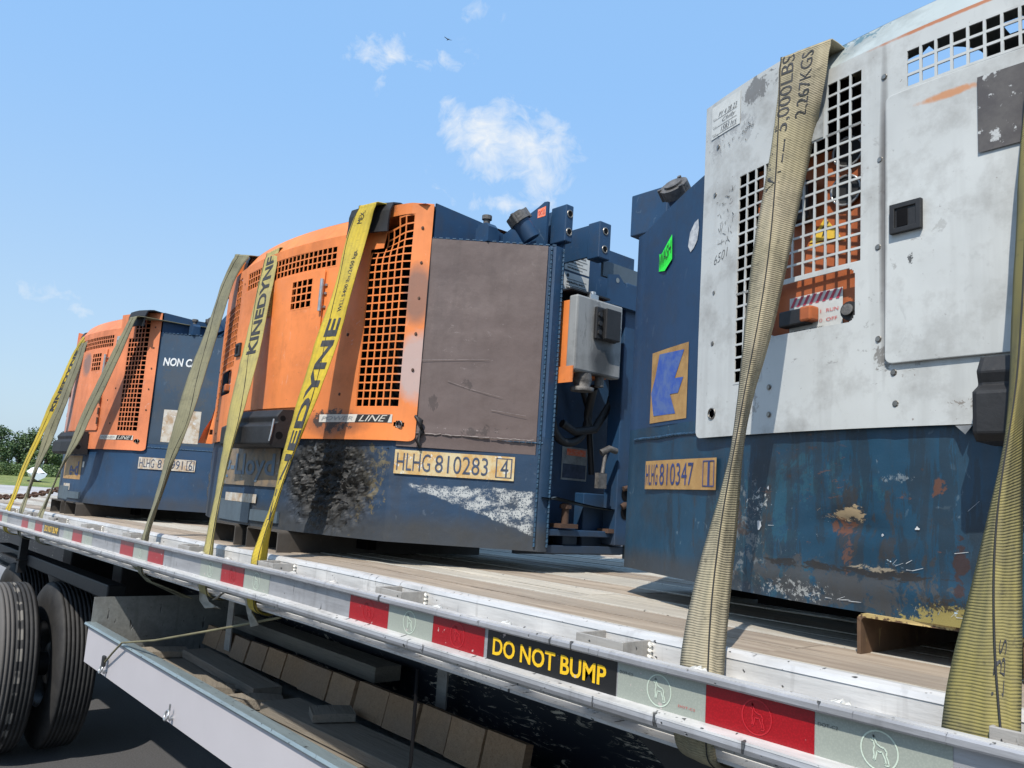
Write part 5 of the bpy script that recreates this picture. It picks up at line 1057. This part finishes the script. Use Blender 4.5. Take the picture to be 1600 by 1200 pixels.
  'G1': [((-3.436,0.171,0.923),(-3.398,0.178,0.924),(-3.36,0.185,0.925)),((-3.437,0.16,0.872),(-3.402,0.17,0.874),(-3.363,0.179,0.875)),((-3.446,0.151,0.822),(-3.41,0.163,0.824),(-3.374,0.175,0.826)),((-3.454,0.14,0.772),(-3.42,0.155,0.775),(-3.383,0.169,0.776)),((-3.469,0.132,0.723),(-3.436,0.148,0.726),(-3.399,0.163,0.727)),((-3.488,0.124,0.675),(-3.452,0.14,0.677),(-3.417,0.156,0.678)),((-3.494,0.117,0.626),(-3.46,0.133,0.627),(-3.423,0.148,0.629)),((-3.505,0.111,0.577),(-3.469,0.125,0.578),(-3.433,0.139,0.579)),((-3.512,0.108,0.529),(-3.475,0.118,0.529),(-3.438,0.128,0.529)),((-3.576,0.086,0.48),(-3.546,0.11,0.482),(-3.516,0.134,0.484)),((-3.564,0.081,0.431),(-3.531,0.103,0.432),(-3.499,0.125,0.433)),((-3.568,0.078,0.382),(-3.533,0.095,0.383),(-3.499,0.112,0.384)),((-3.579,0.074,0.334),(-3.545,0.088,0.334),(-3.507,0.101,0.334)),((-3.604,0.072,0.286),(-3.567,0.08,0.285),(-3.531,0.088,0.285)),((-3.634,0.072,0.237),(-3.595,0.073,0.236),(-3.557,0.074,0.235)),((-3.628,0.064,0.189),(-3.593,0.065,0.188),(-3.636,0.081,0.186)),((-3.637,0.059,0.14),(-3.593,0.058,0.139),(-3.632,0.073,0.137)),((-3.638,0.051,0.092),(-3.594,0.05,0.091),(-3.634,0.065,0.088)),((-3.638,0.042,0.044),(-3.601,0.043,0.043),(-3.565,0.044,0.041)),((-3.634,0.032,-0.003),(-3.598,0.035,-0.005),(-3.558,0.037,-0.006))],
  'Y1': [((-3.473,0.181,0.965),(-3.433,0.185,0.962),(-3.394,0.189,0.958)),((-3.574,0.174,0.922),(-3.535,0.177,0.919),(-3.497,0.18,0.915)),((-3.593,0.162,0.869),(-3.555,0.169,0.867),(-3.518,0.176,0.864)),((-3.598,0.152,0.816),(-3.56,0.161,0.814),(-3.524,0.17,0.812)),((-3.619,0.143,0.764),(-3.58,0.153,0.762),(-3.541,0.163,0.76)),((-3.642,0.135,0.712),(-3.605,0.146,0.71),(-3.57,0.157,0.709)),((-3.679,0.126,0.661),(-3.644,0.138,0.659),(-3.605,0.149,0.657)),((-3.716,0.114,0.609),(-3.679,0.13,0.608),(-3.642,0.146,0.607)),((-3.735,0.108,0.557),(-3.698,0.122,0.555),(-3.662,0.136,0.554)),((-3.769,0.105,0.505),(-3.73,0.114,0.503),(-3.692,0.123,0.501)),((-3.797,0.1,0.453),(-3.757,0.106,0.451),(-3.718,0.112,0.449)),((-3.826,0.092,0.4),(-3.787,0.098,0.398),(-3.749,0.104,0.396)),((-3.855,0.083,0.347),(-3.818,0.09,0.345),(-3.778,0.096,0.343)),((-3.904,0.076,0.294),(-3.868,0.082,0.292),(-3.828,0.087,0.29)),((-3.953,0.07,0.241),(-3.915,0.074,0.239),(-3.877,0.078,0.237)),((-3.967,0.063,0.187),(-3.928,0.067,0.185),(-3.89,0.071,0.183)),((-3.971,0.055,0.134),(-3.935,0.059,0.132),(-3.899,0.063,0.13)),((-3.97,0.048,0.081),(-3.933,0.051,0.079),(-3.896,0.054,0.078)),((-3.987,0.041,0.028),(-3.948,0.043,0.026),(-3.909,0.045,0.024)),((-4.025,0.03,-0.027),(-3.986,0.035,-0.028),(-3.947,0.04,-0.03))],
}

def strap_mat(name, a, b, c, dirt=(.10,.09,.06), dirt_amt=.6, rib=520):
    g = NG(name); uv = g.n('ShaderNodeUVMap').outputs[0]; sp = g.n('ShaderNodeSeparateXYZ'); g.t.links.new(uv, sp.inputs[0])
    v = g.math('MULTIPLY', sp.outputs[1], rib); u = g.math('MULTIPLY', sp.outputs[0], 400.)
    w = g.math('MULTIPLY', g.math('ADD', g.math('SINE', v), 1.), .5); w2 = g.math('MULTIPLY', g.math('ADD', g.math('SINE', u), 1.), .5)
    c0 = g.mix(g.ramp(g.noise(4, 4), .4, .62), a, b); c0 = g.mix(g.math('MULTIPLY', w, .50), c0, c); c0 = g.mix(g.math('MULTIPLY', w2, .15), c0, dirt)
    c0 = g.mix(g.math('MULTIPLY', g.ramp(g.noise(11, 8, .72), .47, .68), dirt_amt), c0, dirt)
    c0 = g.mix(g.math('MULTIPLY', g.ramp(g.noise(40, 5, .7, stretch=(1, 1, 3)), .58, .66), dirt_amt*.8), c0, tuple(x*.6 for x in dirt))
    g.bump(g.math('ADD', w, g.math('MULTIPLY', w2, .5)), .0007); return g.done(c0, .85)
MT['st_tan'] = strap_mat('tan_webbing', (.42,.36,.25), (.38,.33,.20), (.24,.205,.13), rib=1750)
MT['st_olive'] = strap_mat('olive_webbing', (.30,.25,.075), (.25,.22,.095), (.13,.11,.045), rib=1750, dirt_amt=.6)
MT['st_yellow'] = strap_mat('yellow_webbing', (.66,.47,.025), (.58,.45,.07), (.42,.30,.02), (.16,.13,.05), .35, rib=1750)
MT['st_pale'] = strap_mat('pale_yellow_webbing', (.50,.42,.13), (.42,.36,.15), (.30,.25,.09), (.17,.15,.09), .5, rib=1750)
MT['st_grey'] = strap_mat('grey_green_webbing', (.27,.25,.145), (.22,.21,.14), (.16,.15,.09), (.07,.07,.05), .45, rib=1750)
MT['st_print'] = plain('strap_print', (.035,.036,.038), .8, var=.5, scale=60)
MT['st_edge'] = plain('strap_edge_thread', (.02,.02,.02), .8)

def catmull(P_, t):
    n = len(P_)-1; x = t*n; i = min(int(x), n-1); f = x-i
    p0, p1, p2, p3 = P_[max(i-1,0)], P_[i], P_[i+1], P_[min(i+2,n)]
    return 0.5*((2*p1)+(p2-p0)*f+(2*p0-5*p1+4*p2-p3)*f*f+(3*p1-p0-3*p2+p3)*f**3)
def make_strap(key, mat, label, roof_z, texts=(), tail=True, y_under=None, edge=True, first=None):
    rows = [[Vector(q) for q in r] for r in STRAP_ROWS[key]]
    # light smoothing of the measured rows
    for _ in range(2):
        rows = [rows[0]] + [[(rows[i-1][k]+rows[i][k]*2+rows[i+1][k])/4 for k in range(3)] for i in range(1, len(rows)-1)] + [rows[-1]]
    if first: rows = [[Vector(q) for q in first]] + rows
    t0 = rows[0]; base = rows[-1][1].copy()
    Wd = (t0[2]-t0[0]).length; xm = (t0[0].x+t0[2].x)/2
    over = [[Vector((xm-Wd/2, 1.25, .1)), Vector((xm-Wd*.1, 1.25, .1)), Vector((xm+Wd/2, 1.25, .1))], [Vector((xm-Wd/2, 1.0, roof_z)), Vector((xm, 1.0, roof_z)), Vector((xm+Wd/2, 1.0, roof_z))],
            [Vector((t0[0].x, t0[0].y+.25, roof_z+.002)), Vector((t0[1].x, t0[1].y+.25, roof_z+.002)), Vector((t0[2].x, t0[2].y+.25, roof_z+.002))],
            [Vector((q.x, q.y+.028, q.z+.017)) for q in t0]]
    for q in over[2]: q.z = min(q.z, t0[1].z+.016)
    b = rows[-1]; cx = b[1].x; under = []
    for (dy, z, sx) in ((.0, -.055, 1), (.0, -.088, 1), (.010, -.112, .95), (.045, -.126, .9), (.10, -.118, .9)):
        under.append([Vector((cx+(q.x-cx)*sx + (0.02 if z < -.13 else 0), .036+dy+(q.y-b[1].y)*.5, z+camber(cx))) for q in b])
    full = over[:] + rows + (under if tail else [])
    nfo = len(over)
    org = Vector((base.x, base.y, base.z))
    T = empty('tie_down_strap', tuple(org), label, 'strap', 'ratchet straps over the generators')
    me_v = []; uvs = []; fcs = []; NC = 8
    # dense rows
    Ls = []; dist = 0; prev = None; dens = []
    for i in range(len(full)-1):
        nsub = 1 if i < nfo-1 else 4
        for s in range(nsub):
            f = s/nsub
            if nsub == 1: L_, C_, R_ = full[i]
            else:
                L_, C_, R_ = [catmull([full[max(i-1,0)][k], full[i][k], full[i+1][k], full[min(i+2, len(full)-1)][k]], (1+f)/3) for k in range(3)]
            dens.append((L_, C_, R_))
    dens.append(tuple(full[-1]))
    vv = []
    for (L_, C_, R_) in dens:
        if prev is not None: dist += (C_-prev).length
        prev = C_; vv.append(dist)
        w1 = (C_-L_).length; w2 = (R_-C_).length; tot = max(1e-5, w1+w2)
        for c in range(NC+1):
            q = c/NC
            if q <= .5:
                s = q/.5; p = L_.lerp(C_, s); uu = w1/tot*s
            else:
                s = (q-.5)/.5; p = C_.lerp(R_, s); uu = (w1+w2*s)/tot
            rip = .0018*mnoise.noise(Vector((dist*22, q*4, 1.7)))
            me_v.append((p.x-org.x, p.y-org.y + rip, p.z-org.z + rip)); uvs.append((uu*.09, dist))
    R = len(dens)
    for i in range(R-1):
        for c in range(NC): fcs.append((i*(NC+1)+c, i*(NC+1)+c+1, (i+1)*(NC+1)+c+1, (i+1)*(NC+1)+c))
    me = bpy.data.meshes.new('webbing'); me.from_pydata(me_v, [], fcs); me.materials.append(mat)
    ul = me.uv_layers.new(name='UVMap')
    for p in me.polygons:
        p.use_smooth = True
        for li, vi in zip(p.loop_indices, p.vertices): ul.data[li].uv = uvs[vi]
    o = bpy.data.objects.new('webbing', me); COL.objects.link(o); o.parent = T
    sm = o.modifiers.new('s', 'SOLIDIFY'); sm.thickness = .0026; sm.offset = 0
    v0 = vv[nfo] if nfo < len(vv) else 0
    # surface look-up for printed letters: (across 0..1, metres down from the top)
    def surf(a, d, lift=.0022):
        d = d + vv[nfo-1+4]; i = 0
        while i < R-2 and vv[i+1] < d: i += 1
        f = (d-vv[i])/max(1e-6, vv[i+1]-vv[i]); f = min(max(f, 0), 1)
        L_, C_, R_ = [dens[i][k].lerp(dens[i+1][k], f) for k in range(3)]
        w1 = (C_-L_).length; w2 = (R_-C_).length; x = a*(w1+w2)
        p = L_.lerp(C_, x/max(w1,1e-6)) if x < w1 else C_.lerp(R_, (x-w1)/max(w2,1e-6))
        ac = (R_-L_) if x > 0 else (R_-L_); al = dens[min(i+1,R-1)][1]-dens[i][1]
        n = (C_-L_).cross(al) if x < w1 else (R_-C_).cross(al)
        if n.length < 1e-9: n = Vector((0,-1,0))
        n.normalize()
        if n.dot(Vector((1.58,-.94,.2))-p) < 0: n = -n
        return p + n*lift - org
    for (body, a0, a1, d0, d1, bold) in texts:
        m = MB(); V, F = text2d(body, bold); n0 = len(m.v)
        # letters run up the strap: x of the text goes from d1 (bottom) to d0 (top), y across
        m.v += [tuple(surf(a1+(a0-a1)*y_, d1+(d0-d1)*x_)) for x_, y_ in V]
        for f in F: m.f.append(tuple(n0+i for i in f)); m.sm.append(False)
        m.build('strap_lettering', MT['st_print'], T, fix=False)
    if edge:
        m = MB(); pts = [d_[1]-org+Vector((0,-.0022,0)) for d_ in dens[nfo:]]; m.tube(pts, .0011, 4); m.build('edge_thread', MT['st_edge'], T)
    return T
make_strap('A', MT['st_tan'], 'wide tan strap printed 2,267KGS, twisted in front of the white generator panel', 1.062,
    [('WLL. 5,000LBS', .06, .36, -.012, .27, .0), ('2,267KGS', .46, .74, -.004, .135, .0)])
make_strap('B', MT['st_olive'], 'wide yellow-olive strap at the right edge of the photo, fanning out over the rail', 1.062, [('LBS', .62, .74, .985, 1.045, -.01)],
    first=[(1.235, .315, 1.058), (1.242, .312, 1.058), (1.335, .318, 1.058)])
make_strap('S3', MT['st_yellow'], 'bright yellow strap printed WLL 5400 lbs./2450 kgs. on the dented orange generator', 1.072,
    [('WLL 5400 lbs./2450 kgs.', .56, .80, .14, .34, .005), ('KINEDYNE', .30, .86, .36, .98, .03), ('MEX.', .30, .55, .01, .05, .0)])
make_strap('S2', MT['st_pale'], 'pale yellow strap printed KINEDYNE across the door of the dented orange generator', 1.062, [('KINEDYNE', .26, .80, .01, .38, .03)])
make_strap('S1', MT['st_grey'], 'grey-green strap over the far end of the dented orange generator', 1.072)
make_strap('O1', MT['st_grey'], 'grey-green strap beside the vertical grille of the farthest generator', 1.040)
make_strap('G1', MT['st_grey'], 'grey-green strap next to the yellow strap on the farthest generator', 1.030)
make_strap('Y1', MT['st_yellow'], 'yellow strap farthest left, over the far end of the farthest generator', 1.050, [('KINEDYNE', .40, .86, .10, .50, .05)])

# loose strap tails under the rail
def tail(pts, w, mat, label, fold=.01):
    org = Vector(pts[0]); m = MB(); rows = []
    for i, p in enumerate(pts):
        p = Vector(p)-org; ww = w[i]; rows.append([p+Vector((-ww/2, fold*math.sin(i*1.7), 0)), p+Vector((-ww*.15, -fold*math.cos(i*1.3), .004)), p+Vector((ww/2, fold*math.sin(i*2.3+1), .006))])
    m.grid(rows, True); o = m.build('strap_tail', mat, fix=False); o.location = org
    so_ = o.modifiers.new('s', 'SOLIDIFY'); so_.thickness = .002
    tag(o, label, 'strap tail', 'loose strap ends under the rail')
MT['st_bare'] = plain('faded_webbing', (.36,.33,.27), .8, var=.3, scale=40)
tail([(-.99, .055, -.085), (-.97, .050, -.11), (-.93, .055, -.14), (-.885, .06, -.158), (-.86, .065, -.150)], [.05, .06, .085, .07, .03], MT['st_bare'], 'folded light strap end below the rail, the leftmost of three beside the red tape')
tail([(-.70, .05, -.078), (-.735, .045, -.088), (-.775, .04, -.100), (-.81, .035, -.118)], [.045, .04, .025, .005], MT['st_bare'], 'pale pointed strap end sticking out below the rail')
tail([(-.66, .055, -.085), (-.635, .055, -.105), (-.605, .055, -.130), (-.575, .055, -.160)], [.05, .05, .035, .008], MT['st_bare'], 'thin strap end hanging below the rail, nearest the camera of the three')
tail([(-1.72, .055, -.085), (-1.64, .06, -.115), (-1.52, .08, -.150), (-1.36, .16, -.19)], [.07, .07, .06, .05], MT['st_grey'], 'grey-green strap end running in under the rail above the tray')
# edge protectors under the straps
def protector(x0, x1, yf, z, drop, label, mat='black_rubber', rot=0):
    m = MB(); cx = (x0+x1)/2; w = (x1-x0)/2; rows = []
    for (y, zz, k_) in ((.22, .004, .9), (.03, .012, 1), (.0, .004, 1.02), (-.008, -.02, 1), (-.010, -drop*.6, .98), (-.012, -drop, 1.0)):
        rows.append([(a*w*k_, y, zz + .004*math.cos(a*2)) for a in (-1, -.5, 0, .5, 1)])
    m.grid(rows, False); o = m.build('edge_protector', MT[mat], fix=False); o.location = (cx, yf, z); o.rotation_euler[2] = rot
    s_ = o.modifiers.new('s', 'SOLIDIFY'); s_.thickness = .006; tag(o, label, 'edge protector', 'edge protectors under the straps')
protector(-.615, -.445, .268, 1.066, .085, 'black corner protector under the bright yellow printed strap', rot=.25)
protector(-1.505, -1.375, .270, 1.066, .07, 'black corner protector under the grey-green strap on the dented generator', rot=-.2)
protector(-2.81, -2.665, .264, 1.036, .075, 'black corner protector under the strap beside the farthest vertical grille', rot=.25)
protector(-3.70, -3.545, .225, 1.010, .06, 'black corner protector under the farthest yellow strap', rot=-.1)

# ------------------------------------------------------------------ chain
A = Vector((-4.34, .40, .120)); B = Vector((-5.05, .02, .030)); N = 26
ch = empty('chain', (B.x, B.y, B.z), 'rusty chain stretched low from the farthest generator to the rail', 'chain')
lm = MB(); ln = (A-B).length*1.02/N*1.5; pts = []
for i in range(17):
    t = 2*math.pi*i/16; pts.append((ln*.36*math.cos(t) + (ln*.14 if math.cos(t) > 0 else -ln*.14), ln*.30*math.sin(t), 0))
lm.tube(pts, .0065, 6, cap=False); proto = lm.build('chain_link', MT['rust'], ch)
for i in range(N):
    t = i/(N-1); p = B.lerp(A, t) - Vector((0, 0, .035*math.sin(math.pi*t))); d = (A-B).normalized()
    q = d.to_track_quat('X', 'Z').to_euler(); o = proto if i == 0 else share(proto, ch)
    o.location = p - Vector(ch.location); o.rotation_mode = 'QUATERNION'; from mathutils import Quaternion
    o.rotation_quaternion = d.to_track_quat('X', 'Z') @ Quaternion((1, 0, 0), math.pi/2*(i % 2)+.4)

# ------------------------------------------------------------------ trees and boat far behind
def leafmat(name, a, b):
    g = NG(name); inf = g.n('ShaderNodeObjectInfo').outputs['Random']
    c = g.mix(g.ramp(g.noise(.9, 3), .3, .7), a, b); c = g.mix(g.ramp(g.noise(9, 2), .4, .7), c, tuple(x*1.5 for x in b))
    g.b.inputs['Subsurface Weight'].default_value = 0
    return g.done(c, .6)
LM = [leafmat('leaves_deep_green', (.030,.060,.018), (.055,.095,.030)), leafmat('leaves_mid_green', (.040,.075,.020), (.080,.120,.035)), leafmat('leaves_light_green', (.06,.10,.03), (.10,.15,.045))]
MT['bark'] = plain('bark', (.07,.055,.04), .9, var=.3, scale=3, bump=.02)
def tree(x, y, h, w, mi, label, seed, zb):
    rnd = random.Random(seed); T = empty('tree', (x, y, zb), label, 'tree', 'trees along the edge of the lot')
    m = MB(); m.tube([(0,0,-.3),(.05*h*.1,0,h*.3),(.0,.03*h,h*.55),(.1,.0,h*.8)], [h*.035,h*.028,h*.018,h*.006], 7)
    for i in range(6):
        a = rnd.uniform(0, 6.28); z0 = h*rnd.uniform(.2, .5); m.tube([(0,0,z0),(math.cos(a)*w*.2, math.sin(a)*w*.2, z0+h*.12),(math.cos(a)*w*.36, math.sin(a)*w*.36, z0+h*.26)], [h*.014,h*.009,h*.004], 5)
    m.build('trunk', MT['bark'], T)
    m = MB(); cl = []
    for i in range(34):
        a = rnd.uniform(0, 6.28); t = rnd.uniform(.06, 1.0); rad = w*.5*math.sin(min(1, t*1.02+.12)*math.pi)**.6*rnd.uniform(.3, 1.0)
        cl.append((math.cos(a)*rad, math.sin(a)*rad, h*(.10+.86*t), rnd.uniform(.10, .17)*h))
    for (cx, cy, cz, r) in cl:
        for _ in range(90):
            d = Vector((rnd.gauss(0,1), rnd.gauss(0,1), rnd.gauss(0,1))).normalized()*r*rnd.uniform(.55, 1.05); c = Vector((cx, cy, cz))+Vector((d.x, d.y, d.z*.75)); s = rnd.uniform(.07, .16)
            n = Vector((rnd.gauss(0,1), rnd.gauss(0,1), rnd.gauss(.6,1))).normalized(); a_ = n.orthogonal().normalized(); b_2 = n.cross(a_)
            m.face([c+a_*s, c+b_2*s*.8, c-a_*s, c-b_2*s*.8])
    m.build('crown', LM[mi], T, fix=False)
camx, camy = 1.58, -.94
def at_dir(px, dist):
    """ground point seen in the direction of picture column px"""
    dx = (px-800)/1283.8; d = Vector((_r.x*dx+_f.x, _r.y*dx+_f.y)); return camx+d.x*dist, camy+d.y*dist
TL = [(-62, 96, 7.6, 6.4, 0, 'dark green tree beyond the lot, at the left edge of the photo'), (-20, 100, 8.2, 6.6, 1, 'tallest dark green tree of the row beyond the lot'), (14, 97, 8.2, 5.6, 0, 'tall rounded tree at the left end of the tree row'),
      (46, 101, 7.0, 4.6, 1, 'lower tree showing between the yellow straps'), (66, 99, 7.2, 4.6, 0, 'dark tree behind the white boat'), (88, 96, 6.6, 4.4, 1, 'tree half hidden by the farthest generator'), (118, 100, 7.0, 5.0, 0, 'tree hidden mostly behind the farthest generator')]
for i, (px, dd, h, w, mi, lab) in enumerate(TL):
    x, y = at_dir(px, dd); tree(x, y, h*.80, w*.86, mi, lab, 11+i, ZG+.5)
for i, (px, dd) in enumerate([(-40,93),(-5,94),(20,92),(35,95),(55,93),(78,92),(100,94)]):
    x, y = at_dir(px, dd); rnd = random.Random(70+i); T = empty('shrub', (x, y, ZG+.7), ['leafy shrub left of the tree row, farthest left', 'darker shrub second from the left below the trees', 'shrub third from the left below the trees', 'shrub below the gap between the yellow straps', 'low shrub just left of the white boat', 'shrub directly behind the white boat', 'shrub right of the white boat, behind the generator'][i], 'shrub', 'shrubs at the foot of the trees'); m = MB()
    for _ in range(1300):
        d = Vector((rnd.gauss(0,1), rnd.gauss(0,1), abs(rnd.gauss(0,1)))).normalized(); c = Vector((d.x*2.0, d.y*2.0, d.z*1.5))*rnd.uniform(.6, 1.05); s = rnd.uniform(.06, .13)
        n = Vector((rnd.gauss(0,1), rnd.gauss(0,1), rnd.gauss(.6,1))).normalized(); a_ = n.orthogonal().normalized(); b_2 = n.cross(a_); m.face([c+a_*s, c+b_2*s*.8, c-a_*s, c-b_2*s*.8])
    m.build('foliage', LM[2 if i % 2 else 1], T, fix=False)
# covered boat
bx, by = at_dir(76, 80)
BT = empty('covered_boat', (bx, by, ZG), 'white boat under a pale cover parked at the edge of the lot', 'boat')
BT.rotation_euler[2] = math.atan2(by+.94, bx-1.58)+.28; BT.scale = (.55, 1.0, 1.12)
MT['boat'] = plain('boat_gelcoat', (.72,.76,.82), .3, var=.04); MT['cover'] = plain('boat_cover', (.74,.75,.76), .8, var=.08)
m = MB(); rows = []
for i in range(9):
    t = i/8; x = -1.9+3.8*t; w = .75*(1-max(0, t-.45)**2*3.1); w = max(w, .02); keel = .45+.35*max(0, t-.5)**1.6; sh = 1.05+.25*t
    rows.append([(x, -w, sh), (x, -w*.75, .72+.1*t), (x, 0, keel), (x, w*.75, .72+.1*t), (x, w, sh)])
m.grid(rows, True); m.face(rows[0]); m.build('hull', MT['boat'], BT)
m = MB(); rows = []
for i in range(9):
    t = i/8; x = -1.9+3.8*t; w = max(.02, .75*(1-max(0, t-.45)**2*3.1)); sh = 1.05+.25*t; pk_ = sh+.45*math.sin(min(1, t*1.25)*math.pi)**.7 + (.07 if i % 2 else 0)
    rows.append([(x, -w*1.01, sh-.03), (x, -w*.5, (sh+pk_)/2+.08), (x, 0, pk_), (x, w*.5, (sh+pk_)/2+.08), (x, w*1.01, sh-.03)])
m.grid(rows, False); m.build('cover', MT['cover'], BT)
m = MB(); m.box(-.9, .9, -.5, .5, .32, .42); m.tube([(-.2, -.6, .22), (-.2, .6, .22)], .22, 12); m.build('boat_trailer', MT['black_paint'], BT)
# a bird high up
m = MB(); m.tube([(-.10,0,0),(0,0,.01),(.10,0,.0)], [.004,.03,.008], 6); m.face([(-.03,0,.01),(.04,0,.01),(.02,.22,.06),(-.02,.2,.06)]); m.face([(-.03,0,.01),(.04,0,.01),(.02,-.22,.05),(-.02,-.2,.05)])
o = m.build('bird', MT['black_paint'], fix=False); d = (_r*((700-800)/1283.8) + _u*((600-62)/1283.8) + _f)*38; o.location = (camx+d.x, camy+d.y, .216+d.z); tag(o, 'tiny dark bird high in the sky above the clouds', 'bird')
